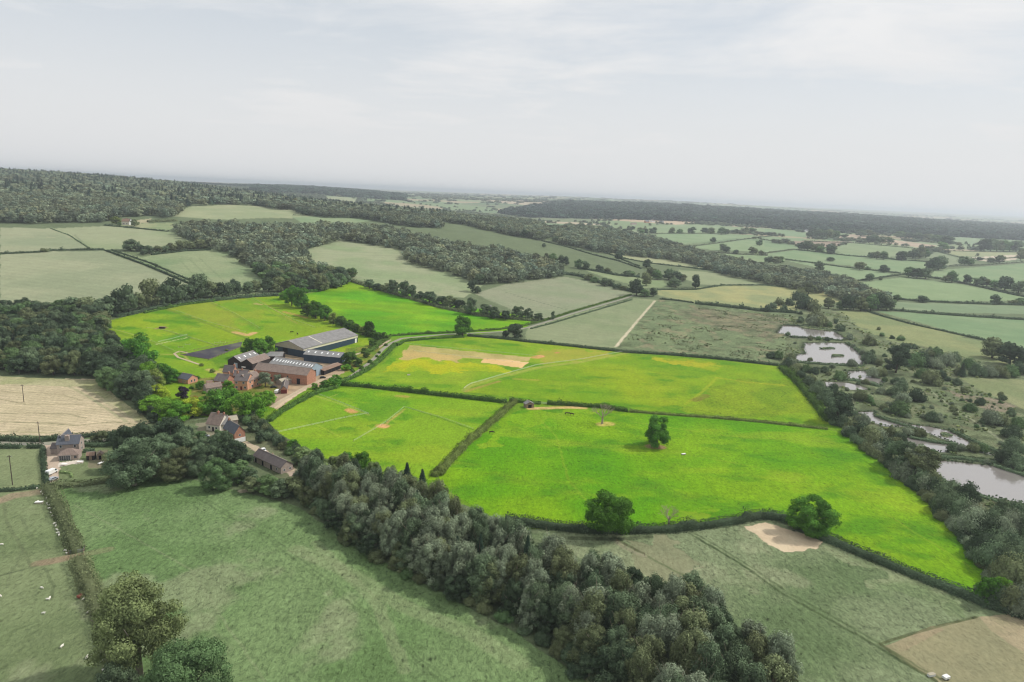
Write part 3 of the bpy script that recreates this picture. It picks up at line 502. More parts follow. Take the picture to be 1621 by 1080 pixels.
    bp = N.new('ShaderNodeBump'); bp.inputs['Distance'].default_value = 0.8; bp.inputs['Strength'].default_value = 0.8
    L.new(mt('MULTIPLY', n1, at.outputs['Alpha']), bp.inputs['Height']); L.new(bp.outputs[0], p.inputs['Normal'])
    me = qmesh('ground', np.stack([X, Y, Z], 1), Q, m, True, np.concatenate([col, tuft[:, None]], 1))
    tag(add('ground', me), kind='structure')
terrain()

# ------------------------------------------------------------------ water
def water_mat():
    m, N, L = mat_new('pond_water'); out = N.new('ShaderNodeOutputMaterial'); p = N.new('ShaderNodeBsdfPrincipled'); L.new(p.outputs[0], out.inputs[0])
    p.inputs['Base Color'].default_value = (0.23, 0.21, 0.195, 1); p.inputs['Roughness'].default_value = 0.09; p.inputs['IOR'].default_value = 2.1
    p.inputs['Specular IOR Level'].default_value = 0.9
    tc = N.new('ShaderNodeTexCoord'); n = N.new('ShaderNodeTexNoise'); n.inputs['Scale'].default_value = 0.7; n.inputs['Detail'].default_value = 4
    L.new(tc.outputs['Object'], n.inputs['Vector']); b = N.new('ShaderNodeBump'); b.inputs['Strength'].default_value = 0.05; b.inputs['Distance'].default_value = 0.25
    L.new(n.outputs['Fac'], b.inputs['Height']); L.new(b.outputs[0], p.inputs['Normal']); return m
MW = water_mat()
def ponds():
    import bmesh
    for nm, Wp in WATER_W.items():
        lev = float(np.mean(ground(Wp[:, 0], Wp[:, 1]))) - 0.32
        bm = bmesh.new(); f = bm.faces.new([bm.verts.new((x, y, lev)) for x, y in Wp]); bm.normal_update()
        if f.normal.z < 0: f.normal_flip()
        bmesh.ops.triangulate(bm, faces=bm.faces); me = bpy.data.meshes.new('pond_water'); bm.to_mesh(me); bm.free(); me.materials.append(MW)
        tag(add('pond_water', me), kind='structure')
ponds()

# ------------------------------------------------------------------ lanes and drives (draped ribbons)
def ribbon(name, P, w, mat, lift=0.09):
    L3 = wline(P, 4); d = np.gradient(L3[:, :2], axis=0); d /= np.linalg.norm(d, axis=1)[:, None] + 1e-9; n = np.stack([-d[:, 1], d[:, 0]], 1)
    V = []; K = 5
    for j in range(K):
        q = L3[:, :2] + n * (w * (j / (K - 1) - .5)); V.append(np.column_stack([q, ground(q[:, 0], q[:, 1]) + lift]))
    V = np.stack(V, 1).reshape(-1, 3); m = len(L3); i = (np.arange(m - 1)[:, None] * K + np.arange(K - 1)[None]).ravel()
    Q = np.stack([i, i + 1, i + K + 1, i + K], 1)
    return tag(add(name, qmesh(name, V, Q, mat)), kind='structure')
MAT['tarmac'] = solid('lane_surface', (140, 138, 122), .95, .18, .4); MAT['gravel'] = solid('gravel', (176, 160, 134), .95, .2, .6)
ribbon('lane', [(545,602),(562,592),(578,580),(592,568),(606,553),(618,544),(636,536),(700,530),(760,527),(800,525),(835,519),(865,510),(905,497),(950,484),(985,474),(1003,468)], 3.0, MAT['tarmac'])
ribbon('lane', [(-40,701),(66,703),(120,699),(170,697),(215,690),(260,684),(300,680)], 4.0, MAT['tarmac'])
ribbon('path', [(548,566),(600,550),(618,538)], 2.2, MAT['gravel'])
ribbon('path', [(300,560),(284,556),(276,560),(282,566),(300,572),(315,577)], 1.6, MAT['gravel'])
ribbon('path', [(386,700),(404,710),(440,728),(466,746)], 3.0, MAT['gravel'])
ribbon('lane', [(430,645),(446,634),(470,621),(486,612),(500,607),(512,600),(522,597),(545,602)], 2.8, MAT['gravel'])
def arena():
    m, N, L = mat_new('arena_sand'); out = N.new('ShaderNodeOutputMaterial'); p = N.new('ShaderNodeBsdfPrincipled'); L.new(p.outputs[0], out.inputs[0]); p.inputs['Roughness'].default_value = .95
    tc = N.new('ShaderNodeTexCoord'); n = N.new('ShaderNodeTexNoise'); n.inputs['Scale'].default_value = .09; n.inputs['Detail'].default_value = 6; L.new(tc.outputs['Object'], n.inputs['Vector'])
    r = N.new('ShaderNodeValToRGB'); r.color_ramp.elements[0].position = .45; r.color_ramp.elements[0].color = (*lin((50,46,58)), 1); r.color_ramp.elements[1].position = .72; r.color_ramp.elements[1].color = (*lin((88,88,76)), 1)
    L.new(n.outputs['Fac'], r.inputs[0]); L.new(r.outputs[0], p.inputs['Base Color'])
    A = unproj(ARENA); K = 14; V = []
    for i in range(K + 1):
        for j in range(K + 1):
            a, b = i / K, j / K; q = (A[0] * (1 - a) + A[1] * a) * (1 - b) + (A[3] * (1 - a) + A[2] * a) * b
            V.append((q[0], q[1], float(ground(q[0], q[1])) + .12))
    Q = [(i * (K + 1) + j, i * (K + 1) + j + 1, (i + 1) * (K + 1) + j + 1, (i + 1) * (K + 1) + j) for i in range(K) for j in range(K)]
    tag(add('riding_arena_ground', qmesh('riding_arena_ground', V, Q, m)), kind='structure')
arena()
# ------------------------------------------------------------------ foliage
def cards(P, Nn, size, rng, tone, aspect=(0.6, 1.0)):
    """one irregular leaf spray per point -> verts, quads, tint"""
    n = len(P); Nn = Nn + rng.normal(0, .36, (n, 3)); Nn /= np.linalg.norm(Nn, axis=1)[:, None] + 1e-9
    r = rng.normal(0, 1, (n, 3)); a = np.cross(Nn, r); a /= np.linalg.norm(a, axis=1)[:, None] + 1e-9; b = np.cross(Nn, a)
    s = (size * rng.uniform(.65, 1.35, n))[:, None] * .5; t = s * rng.uniform(aspect[0], aspect[1], n)[:, None]
    k = rng.uniform(.5, 1.3, (n, 4))
    V = np.stack([P + a * s * k[:, :1] - b * t * .5, P + b * t * k[:, 1:2] + a * s * .3, P - a * s * k[:, 2:3] + b * t * .4, P - b * t * k[:, 3:4] - a * s * .2], 1).reshape(-1, 3)
    Q = np.arange(4 * n).reshape(n, 4); c = np.repeat(tone * rng.uniform(.74, 1.26, n), 4)
    return V, Q, c
def qsphere(n=2):
    V = []; Q = []; g = np.linspace(-1, 1, n + 1)
    for ax in range(3):
        for s in (-1, 1):
            b = len(V)
            for i in range(n + 1):
                for j in range(n + 1):
                    p = [0, 0, 0]; p[ax] = s; p[(ax + 1) % 3] = g[i]; p[(ax + 2) % 3] = g[j] * s; V.append(p)
            for i in range(n):
                for j in range(n):
                    q = b + i * (n + 1) + j; Q.append((q, q + n + 1, q + n + 2, q + 1))
    V = np.array(V, float); V /= np.linalg.norm(V, axis=1)[:, None]; return V, np.array(Q)
QS = qsphere(2)
def sphere_pts(n, rng, zmin=-1.0):
    z = rng.uniform(zmin, 1, n); t = rng.uniform(0, 2 * np.pi, n); r = np.sqrt(1 - z * z); return np.stack([r * np.cos(t), r * np.sin(t), z], 1)
class Cloud:
    def __init__(s): s.V = []; s.Q = []; s.c = []; s.n = 0
    def put(s, V, Q, c):
        s.V.append(V); s.Q.append(Q + s.n); s.c.append(c if np.ndim(c) else np.full(len(V), c)); s.n += len(V)
    def arrays(s): return np.concatenate(s.V), np.concatenate(s.Q), np.concatenate(s.c)
def lumpy(lumps, total, size, rng, core=.72, zmin=-.55, droop=0.0):
    """lumps: (centre, radius, squash z, tone)"""
    cl = Cloud(); wt = np.array([l[1] ** 2 for l in lumps]); wt /= wt.sum(); ctr = np.mean([l[0] for l in lumps], 0)
    for (c, r, sq, tone), w in zip(lumps, wt):
        n = max(8, int(total * w)); d = sphere_pts(n, rng, zmin); out = np.asarray(c) - ctr; out = out / (np.linalg.norm(out) + 1e-6)
        keep = (d @ out > -.45) | (rng.random(n) < .35); d = d[keep]; n = len(d)
        rr = r * (rng.uniform(.70, 1.10, n) + .18 * (vnoise(d[:, 0] * 3 + 50, d[:, 1] * 3 + d[:, 2] * 2, int(r * 999) % 77)))
        P = np.asarray(c) + d * rr[:, None] * (1, 1, sq); P[:, 2] -= droop * np.maximum(0, rr - r * .8)
        cl.put(*cards(P, d, size, rng, tone))
        if core and (total > 400 or r == max(l[1] for l in lumps)):
            j = 1 + .18 * (vnoise(QS[0][:, 0] * 2 + 9, QS[0][:, 1] * 2 + QS[0][:, 2] * 3, 5) - .5)
            cl.put(np.asarray(c) + QS[0] * (r * core * j)[:, None] * (1, 1, sq), QS[1], tone * .95)
    return cl.arrays()
def crown_round(rng, R=6.0, Hh=13.0, base=.16, nl=26, lr=.36, total=5200, size=.6, top=1.0, zsq=.85):
    """broad crown of separate leafy boughs"""
    z0 = Hh * base; zc = (z0 + Hh) / 2; hz = (Hh - z0) / 2; L = []
    for k in range(nl):
        d = sphere_pts(1, rng, -.75)[0]; f = rng.uniform(.52, .74); s = 1 + rng.normal(0, .09)
        wz = 1.0 if d[2] > 0 else .92
        if d[2] < 0: d[:2] *= min(1.25, .95 / (np.hypot(d[0], d[1]) + .05))
        c = np.array([d[0] * R * f * s, d[1] * R * f * s, zc + d[2] * hz * f * wz * s]); L.append((c, R * lr * rng.uniform(.72, 1.2), zsq, rng.uniform(.74, 1.30)))
    for k in range(6):
        a = k * 1.05 + rng.uniform(-.3, .3); L.append((np.array([math.cos(a) * R * .52, math.sin(a) * R * .52, Hh * rng.uniform(.18, .27)]), R * rng.uniform(.28, .38), .9, rng.uniform(.8, 1.1)))
    L.append((np.array([0, 0, zc]), R * .55, hz / R * .95, 1.0))
    return lumpy(L, total, size, rng)
def crown_oak(rng, R=7.0, Hh=13.0, nl=46, lr=.24, total=14000, size=.42, h0=.12):
    """spreading crown: widest low down, uneven outline, boughs with gaps"""
    L = []; ph = rng.uniform(0, 6.28, 3)
    for k in range(nl):
        h = rng.uniform(h0, .93); p = math.sqrt(max(0, 1 - ((h - .36) / .62) ** 2)) if h > .36 else .72 + .28 * h / .36
        a = rng.uniform(0, 6.283); lob = 1 + .14 * math.sin(2 * a + ph[0]) + .12 * math.sin(3 * a + ph[1] + 4 * h) + .08 * math.sin(5 * a + ph[2])
        rad = R * p * .78 * lob * math.sqrt(rng.uniform(.25, 1)); L.append((np.array([math.cos(a) * rad, math.sin(a) * rad, Hh * h]), R * lr * rng.uniform(.6, 1.3), rng.uniform(.7, .95), rng.uniform(.70, 1.32)))
    L.append((np.array([0, 0, Hh * .48]), R * .45, Hh / R * .62, .95))
    return lumpy(L, total, size, rng, core=.6, zmin=-.6)
def crown_feather(rng, R=4.6, Hh=20.0, total=7500, size=.5, nl=60):
    """tall poplar or willow crown: many small upswept sprays with gaps between"""
    L = []
    for k in range(nl):
        h = rng.uniform(.06, 1.0); prof = math.sin(math.pi * min(1, .22 + h * .74)) ** .6 * rng.uniform(.75, 1.2)
        a = rng.uniform(0, 2 * math.pi); rad = R * prof * rng.uniform(.35, .92)
        L.append((np.array([math.cos(a) * rad, math.sin(a) * rad, Hh * (.06 + .90 * h)]), R * rng.uniform(.12, .25), rng.uniform(1.3, 2.3), rng.uniform(.66, 1.36)))
    V, Q, c = lumpy(L, total, size, rng, core=.5, zmin=-.8)
    lean = rng.normal(0, .03, 2); V[:, 0] += V[:, 2] * lean[0]; V[:, 1] += V[:, 2] * lean[1]; return V, Q, c
def crown_bush(rng, R=4.0, Hh=5.0, total=2400, size=.45, nl=16):
    L = []
    for k in range(nl):
        d = sphere_pts(1, rng, -.1)[0]; f = rng.uniform(.45, .72)
        L.append((np.array([d[0] * R * f, d[1] * R * f, max(Hh * .2, d[2] * Hh * f * .95)]), R * rng.uniform(.26, .40), .95, rng.uniform(.88, 1.28)))
    L.append((np.array([0, 0, Hh * .36]), R * .68, Hh / R * .75, 1.0))
    V, Q, c = lumpy(L, total, size, rng, zmin=-.7); V[:, 2] = np.maximum(V[:, 2], -.3); return V, Q, c
def crown_conifer(rng, R=3.0, Hh=15.0, total=2600, size=.75):
    n = total; h = rng.random(n) ** .75; lay = np.floor(h * 14) / 14; rad = R * (1 - h) * (1.0 - .45 * (h * 14 - np.floor(h * 14))) * rng.uniform(.45, 1.05, n) + .1
    a = rng.uniform(0, 2 * np.pi, n); star = 1 + .2 * np.sin(a * 5 + lay * 40); rad *= star
    P = np.stack([np.cos(a) * rad, np.sin(a) * rad, Hh * (.08 + .92 * h) - rad * .22], 1)
    Nn = np.stack([np.cos(a) * .6, np.sin(a) * .6, np.full(n, .9)], 1)
    cl = Cloud(); cl.put(*cards(P, Nn, size * (1.1 - .5 * h), rng, rng.uniform(.8, 1.2, n), (.3, .6)))
    t = np.linspace(0, 2 * np.pi, 9)[:-1]; ring = lambda r, z: np.stack([np.cos(t) * r, np.sin(t) * r, np.full(8, z)], 1)
    V = np.concatenate([ring(R * .62, Hh * .1), ring(.05, Hh * .93)]); Q = np.array([(i, (i + 1) % 8, 8 + (i + 1) % 8, 8 + i) for i in range(8)]); cl.put(V, Q, .85)
    return cl.arrays()
def trunk_mesh(rng, Hh, R, r0, kind='round', mat=None):
    mb = MB(); lean = rng.normal(0, .25, 2)
    if kind == 'feather':
        pts = [(0, 0, -.6), (lean[0] * .4, lean[1] * .4, Hh * .3), (lean[0], lean[1], Hh * .62), (lean[0] * 1.4, lean[1] * 1.2, Hh * .9)]; mb.tube(pts, [r0 * 1.25, r0 * .85, r0 * .5, r0 * .12])
        for k in range(9):
            h = rng.uniform(.25, .7); a = rng.uniform(0, 6.28); l = R * rng.uniform(.5, .85)
            p = np.array([lean[0] * h, lean[1] * h, Hh * h]); mb.tube([p, p + (math.cos(a) * l * .5, math.sin(a) * l * .5, l * .6), p + (math.cos(a) * l, math.sin(a) * l, l * 1.5)], [r0 * .38, r0 * .24, r0 * .06], 5)
    else:
        f = Hh * .34; mb.tube([(0, 0, -.6), (lean[0] * .3, lean[1] * .3, f * .6), (lean[0], lean[1], f)], [r0 * 1.35, r0, r0 * .85])
        for k in range(7):
            a = k * .9 + rng.uniform(-.3, .3); l = R * rng.uniform(.5, .8); p = np.array([lean[0], lean[1], f * rng.uniform(.75, 1)])
            mb.tube([p, p + (math.cos(a) * l * .45, math.sin(a) * l * .45, Hh * .17), p + (math.cos(a) * l, math.sin(a) * l, Hh * rng.uniform(.26, .42))], [r0 * .5, r0 * .32, r0 * .07], 5)
    return mb.mesh('trunk', mat or MAT['bark'])
PROTO = {}
def proto(key, fn, n, dims, trunk=None):
    PROTO[key] = []
    for k in range(n):
        rng = np.random.default_rng(hash((len(key), n, k)) % 10000 + sum(map(ord, key)))
        V, Q, c = fn(rng); me = qmesh('crown', V, Q, MAT['grey'], False, np.repeat(c[:, None], 3, 1))
        tr = trunk_mesh(rng, dims[1], dims[0], trunk[0], trunk[1], MAT[trunk[2]]) if trunk else None
        PROTO[key].append((me, tr, dims, V, Q, c))
proto('round_hi', lambda r: crown_oak(r, 7.0, 13.0, 60, .21, 16000, .42), 5, (7.0, 13.4), (.48, 'round', 'bark'))
proto('oak_fine', lambda r: crown_oak(r, 7.0, 13.0, 80, .19, 38000, .27, .26), 2, (7.0, 13.4), (.48, 'round', 'bark'))
proto('round', lambda r: crown_oak(r, 6.0, 12.0, 38, .25, 6000, .58), 7, (6.0, 12.4), (.4, 'round', 'barkd'))
proto('round_lo', lambda r: crown_round(r, 6.0, 13.0, .0, 14, .42, 1000, 1.3), 5, (6.3, 13.3), (.4, 'round', 'barkd'))
proto('feather', lambda r: crown_feather(r, 5.6, 18.0, 16000, .42, 120), 7, (5.6, 18.4), (.27, 'feather', 'deadwood'))
proto('bush_hi', lambda r: crown_bush(r, 4.0, 5.6, 5200, .34, 20), 4, (4.2, 5.9), None)
proto('bush', lambda r: crown_bush(r, 4.0, 5.0, 1900, .5, 15), 5, (4.2, 5.3), None)
proto('bush_lo', lambda r: crown_bush(r, 4.0, 5.0, 420, 1.0, 9), 3, (4.2, 5.3), None)
proto('conifer', lambda r: crown_conifer(r, 3.0, 15.0, 3600, .7), 3, (3.0, 15.2), (.22, 'feather', 'barkd'))
FAR = []
for k in range(7):
    FAR.append(crown_round(np.random.default_rng(500 + k), 6.0, 12.0, .02, 7, .46, 210, 2.3))
FARC = [crown_conifer(np.random.default_rng(700 + k), 3.6, 15.0, 90, 2.8) for k in range(4)]
VFAR = [crown_round(np.random.default_rng(800 + k), 6.0, 10.0, .0, 4, .55, 50, 4.2) for k in range(5)]

NT = [0]
TALLY = []
def plant(name, p, r, h, proto_key, mat, label=None, cat='tree', group=None, idx=None, rng=random):
    """one tree (empty > trunk, crown) or bush (one mesh) standing at p; r crown radius, h height, metres"""
    ps = PROTO[proto_key]; me, tr, (R, Hh), *_ = ps[(NT[0] if idx is None else idx) % len(ps)]; NT[0] += 1
    rz = rng.uniform(0, 6.283); sx = r / R; sz = h / Hh
    if tr is None:
        o = add(name, me); o.location = p; o.rotation_euler = (0, 0, rz); o.scale = (sx * rng.uniform(.92, 1.08), sx * rng.uniform(.92, 1.08), sz); top = o; cr_ = o
    else:
        top = empty(name, p, rz); top.scale = (sx * rng.uniform(.92, 1.08), sx * rng.uniform(.92, 1.08), sz)
        cr_ = add('crown', me, top); add('trunk', tr, top)
    s = cr_.material_slots[0]; s.link = 'OBJECT'; s.material = MAT[mat]
    tag(top, label, cat, group); TALLY.append(top); return top
def scale_at(p): return math.sqrt(p[0] ** 2 + p[1] ** 2 + (H - p[2]) ** 2)
def tree_px(u, v, rpx, hpx, mat='grey', key=None, name='tree', label=None, group=None, cat='tree'):
    p = unproj([(u, v)])[0]; d = scale_at(p); r = rpx * d / FPX; h = hpx * d / FPX / .97
    if key is None: key = 'round_hi' if d < 230 else ('round' if d < 620 else 'round_lo')
    return plant(name, tuple(p), r, h, key, mat, label, cat, group)
def bush_px(u, v, rpx, mat='grey', hf=1.25, name='bush', label=None, group=None, key=None):
    p = unproj([(u, v)])[0]; d = scale_at(p); r = rpx * d / FPX; p[1] += r * .6; p[2] = ground(p[0], p[1])
    if key is None: key = 'bush_hi' if d < 330 else ('bush' if d < 650 else 'bush_lo')
    return plant(name, tuple(p), r, r * hf, key, mat, label, 'bush', group)
def scatter(P, sp, rng, jit=.45, excl=()):
    """jittered grid of points inside a world polygon"""
    lo = P.min(0); hi = P.max(0); gx, gy = np.meshgrid(np.arange(lo[0], hi[0] + sp, sp), np.arange(lo[1], hi[1] + sp, sp * .87))
    gx = gx + (np.arange(gx.shape[0]) % 2)[:, None] * sp / 2; x = (gx + rng.uniform(-jit, jit, gx.shape) * sp).ravel(); y = (gy + rng.uniform(-jit, jit, gy.shape) * sp).ravel()
    m = inpoly(x, y, P)
    for E in excl: m &= ~inpoly(x, y, E)
    return np.stack([x[m], y[m]], 1)
def merged(name, protos, pts, R0, rr, hh, mat, rng, label, cat, tint=.24, group=None, kind='stuff'):
    """a wood too large to count: every tree stands on the ground with its own size and tone"""
    if not len(pts): return
    n = len(pts); z = ground(pts[:, 0], pts[:, 1]); a = rng.uniform(0, 6.283, n); s = rng.uniform(rr[0], rr[1], n) / R0[0]; sz = rng.uniform(hh[0], hh[1], n) / R0[1]
    tn = np.clip(rng.normal(1, tint, n), .5, 1.7); pr = rng.integers(0, len(protos), n); Vs = []; Qs = []; cs = []; off = 0
    warm = rng.normal(0, .06, n); tn = tn * (.72 + .56 * fbm(pts[:, 0], pts[:, 1], 55, 3, 21))
    for k, (V, Q, c) in enumerate(protos):
        m = np.nonzero(pr == k)[0]
        if not len(m): continue
        ca, sa = np.cos(a[m])[:, None], np.sin(a[m])[:, None]
        X = (V[:, 0] * ca - V[:, 1] * sa) * s[m][:, None] + pts[m, 0][:, None]; Y = (V[:, 0] * sa + V[:, 1] * ca) * s[m][:, None] + pts[m, 1][:, None]
        Zz = V[:, 2] * sz[m][:, None] + z[m][:, None]; Vs.append(np.stack([X, Y, Zz], 2).reshape(-1, 3))
        Qs.append((Q[None] + (np.arange(len(m)) * len(V))[:, None, None]).reshape(-1, 4) + off); off += len(m) * len(V)
        g = (c[None] * tn[m][:, None]); w = warm[m][:, None]
        cs.append(np.stack([g * (1 + w), g, g * (1 - w)], 2).reshape(-1, 3))
    o = add(name, qmesh(name, np.concatenate(Vs), np.concatenate(Qs), MAT[mat], False, np.concatenate(cs)))
    return tag(o, label, cat, group, kind)

def hedge(P, h, w, mat, label, group=None, name='hedge', cat='hedge', rough=.35, size=None, cover=1.7, gaps=0.0):
    L3 = wline(P, 6); seg = np.linalg.norm(np.diff(L3[:, :2], axis=0), axis=1); cum = np.concatenate([[0], np.cumsum(seg)]); T = cum[-1]
    if T < 1: return
    d = float(np.mean([scale_at(q) for q in L3])); s = size or min(max(d * .0017, .42), 3.2); rng = np.random.default_rng(int(abs(P[0][0]) * 7 + abs(P[0][1]) * 13 + h * 10))
    at = lambda q: np.stack([np.interp(q, cum, L3[:, i]) for i in range(2)], 1)
    def frame(q):
        c = at(q); t = at(np.minimum(q + 1.5, T)) - at(np.maximum(q - 1.5, 0)); t /= np.linalg.norm(t, axis=1)[:, None] + 1e-9; return c, np.stack([-t[:, 1], t[:, 0]], 1)
    sd = int(rng.integers(0, 999))
    hh = lambda q: h * (1 - rough + 2 * rough * fbm(q, q * 0 + sd, 6.0, 4, sd)) * (.78 + .8 * sstep(.6, .95, vnoise(q / 3.4, q * 0 + .5, sd + 5)))
    ww = lambda q: w * (.62 + .75 * fbm(q, q * 0 - sd, 5.0, 4, sd + 1))
    n = int(T * (2 * h + w) * cover / (s * s)); n = min(max(n, 40), 26000); q = rng.uniform(0, T, n); c, nn = frame(q); hq = hh(q); wq = ww(q)
    a = rng.uniform(-.12, math.pi + .12, n); sx = np.sign(np.cos(a)) * np.abs(np.cos(a)) ** .6; sz = np.abs(np.sin(a)) ** .55; rr = rng.uniform(.74, 1.2, n)
    xy = c + nn * (sx * wq / 2 * rr)[:, None]; z = ground(xy[:, 0], xy[:, 1]) + hq * sz * rr * rng.uniform(.85, 1.05, n)
    z = np.where(np.abs(sx) > .8, ground(xy[:, 0], xy[:, 1]) + rng.uniform(0, 1, n) * hq * .9, z)
    Nn = np.column_stack([nn * sx[:, None], sz]); tone = .55 + .9 * vnoise(q / 1.9, sx * 1.2 + 3, sd) * .6 + .5 * fbm(q, sx * 1.5 + 3, 9.0, 3, sd)
    cl = Cloud(); cl.put(*cards(np.column_stack([xy, z]), Nn, s, rng, tone))
    st = max(1.2, s * 1.4); qs = np.linspace(0, T, max(2, int(T / st) + 1)); c, nn = frame(qs); hq = hh(qs) * .7; wq = ww(qs) * .62; V = []
    for sx_, f in ((-1, 0), (-1, .65), (-.55, 1), (.55, 1), (1, .65), (1, 0)):
        xy = c + nn * (sx_ * wq / 2)[:, None]; V.append(np.column_stack([xy, ground(xy[:, 0], xy[:, 1]) + hq * f - (.4 if f == 0 else 0)]))
    V = np.stack(V, 1).reshape(-1, 3); m = len(qs); i = (np.arange(m - 1)[:, None] * 6 + np.arange(5)[None]).ravel(); Q = np.stack([i, i + 1, i + 7, i + 6], 1)
    Q = np.concatenate([Q, [(0, 1, 4, 5), (1, 2, 3, 4), (6*m-6, 6*m-5, 6*m-2, 6*m-1), (6*m-5, 6*m-4, 6*m-3, 6*m-2)]]); cl.put(V, Q, .9)
    V, Q, c = cl.arrays(); return tag(add(name, qmesh(name, V, Q, MAT[mat], False, np.repeat(c[:, None], 3, 1))), label, cat, group)

def dead_tree(p, h, label):
    root = empty('dead_tree', tuple(p)); rng = random.Random(int(p[0])); mt_ = MB(); mb = MB()
    mt_.tube([(0, 0, -.5), (.1, .1, h * .16), (.05, .2, h * .32)], [h * .055, h * .042, h * .034], 8); mt_.build('trunk', MAT['deadwood'], root)
    def grow(q, d, l, r, n):
        e = [q[i] + d[i] * l for i in range(3)]; mid = [(q[i] + e[i]) / 2 + rng.uniform(-.08, .08) * l for i in range(3)]
        mb.tube([q, mid, e], [r, r * .75, r * .5], 5)
        if n:
            for _ in range(3 if n > 1 else 4):
                v = Vector(d) + Vector((rng.uniform(-.8, .8), rng.uniform(-.8, .8), rng.uniform(-.25, .5))); v.normalize(); grow(e, tuple(v), l * rng.uniform(.6, .8), r * .52, n - 1)
    for k in range(7):
        a = k * .9 + rng.uniform(-.2, .2); v = Vector((math.cos(a) * .75, math.sin(a) * .75, rng.uniform(.45, 1.2))).normalized(); grow((.05, .2, h * rng.uniform(.24, .32)), tuple(v), h * .26, h * .02, 3)
    mb.build('branches', MAT['deadwood'], root); return tag(root, label, 'tree')
# ================================================================== PLANTING
R_ = np.random.default_rng(3); random.seed(5)
# --- the great belt of poplars and willows
BELT = wpoly([(468,776),(486,758),(520,770),(600,795),(680,830),(760,872),(850,915),(950,950),(1072,990),(1158,1040),(1225,1110),(1240,1200),(1010,1200),(940,1085),(850,1012),(720,945),(640,912),(562,868),(500,815),(474,790)])
pts = scatter(BELT, 5.1, R_, .5); FRONT = wline([(474,790),(500,815),(562,868),(640,912),(720,945),(850,1012),(940,1085),(1010,1180)], 12)[:, :2]
dfr = segdist(pts[:, 0], pts[:, 1], FRONT)
G1 = 'poplars and willows of the tall tree belt'
for (x, y), df in zip(pts, dfr):
    k = random.random(); z = float(ground(x, y)); far_end = x < -40
    hb = 11.0 + 5.5 * min(1, df / 16) - (2.5 if y > 290 else 0)
    if df < 3.5 or k < .12:
        plant('understorey_tree', (x, y, z), random.uniform(3.0, 4.6), random.uniform(5, 8.5), 'round_hi', random.choice(['greyd', 'greyb', 'grey']), 'low dark bushy tree at the foot of the tall tree belt', 'tree', 'bushy trees skirting the tree belt')
    elif k < .18 and y > 180:
        plant('spruce', (x, y, z), 3.4, hb * 1.08, 'conifer', 'conifer', 'dark pointed conifer standing among the poplars of the tree belt', 'tree', 'dark conifers in the tree belt')
    elif k < .36:
        plant('broadleaf_tree', (x, y, z), random.uniform(4.4, 5.8), hb * random.uniform(.78, .95), 'round_hi', random.choice(['grey', 'greyd']), 'dense grey-green round tree inside the tall tree belt', 'tree', 'round trees of the tree belt')
    else:
        plant('poplar_tree', (x, y, z), random.uniform(4.2, 6.0), hb * random.uniform(.88, 1.1), 'feather', random.choice(['silver', 'silver', 'grey', 'greyb']), 'tall silvery poplar with pale trunk in the belt beside the big pasture', 'tree', G1)
for i, (u, v, r, h, m) in enumerate([(480,735,17,26,'limeg'),(505,745,16,28,'limeg'),(530,752,15,30,'limeg'),(545,745,14,30,'vividd'),(572,745,16,30,'vividd'),(592,765,15,34,'limeg'),(618,772,14,34,'limeg'),(640,780,13,36,'limeg'),(465,712,10,16,'vivid')]):
    tree_px(u, v, r, h, m, 'round', 'broadleaf_tree', ('dark green' if m == 'vividd' else 'pale lime green' if m == 'limeg' else 'bright green') + ' tree top at the paddock edge of the tree belt', 'bright trees where the belt meets the paddock')
for u, v, h in ((644,790,58),(668,800,58),(650,800,48),(690,825,56),(806,890,66),(700,830,50)):
    tree_px(u, v, 18, h, 'conifer', 'conifer', 'spruce', 'dark pointed conifer rising above the belt against the bright field', 'dark conifers along the field side of the belt')

# --- wood beside the stubble field
WOODL = wpoly([(-60,545),(0,540),(60,528),(120,520),(165,545),(205,565),(235,600),(242,650),(222,655),(165,618),(150,598),(90,596),(-60,590)])
for x, y in scatter(WOODL, 8.4, R_, .42):
    plant('woodland_tree', (x, y, float(ground(x, y))), random.uniform(5.0, 7.0), random.uniform(10, 15), 'round', random.choice(['grey', 'greyd', 'greyg', 'greyb', 'greyd']), 'tall grey-green tree of the wood beside the mown straw field', 'tree', 'trees of the wood beside the straw field')
WOODL2 = wpoly([(-60,540),(-60,500),(40,495),(110,492),(160,510),(165,535),(120,515),(60,524),(0,536)])
for x, y in scatter(WOODL2, 10.5, R_, .42):
    plant('woodland_tree', (x, y, float(ground(x, y))), random.uniform(6, 8), random.uniform(9, 13), 'round', random.choice(['grey', 'greyd', 'greyg', 'greyb']), 'round tree at the far side of the wood below the pale hill pasture', 'tree', 'trees at the upper side of the straw field wood')
# hedgerow trees from the wood to the hill wood
for i, (u, v, r, h, m) in enumerate([(118,498,14,24,'grey'),(140,500,16,26,'greyb'),(165,502,15,26,'grey'),(186,498,16,34,'greyd'),(204,495,14,40,'grey'),(222,490,11,24,'greyb'),(240,485,16,40,'greyb'),(258,483,14,30,'grey'),(272,482,16,38,'greyd'),(292,476,13,24,'grey'),(306,474,13,26,'grey'),(318,472,16,36,'grey'),(336,470,12,24,'greyb'),(352,470,10,22,'greyd'),(362,468,9,20,'grey'),(374,466,9,22,'greyd'),(392,464,9,18,'grey'),(405,462,9,18,'greyb'),(425,462,11,22,'grey'),(440,462,12,24,'greyb')]):
    tree_px(u, v, r, h, m, None, 'hedgerow_tree', 'grey-green hedgerow tree between the pale hill pasture and the bright paddocks', 'trees in the hedge above the bright paddocks')
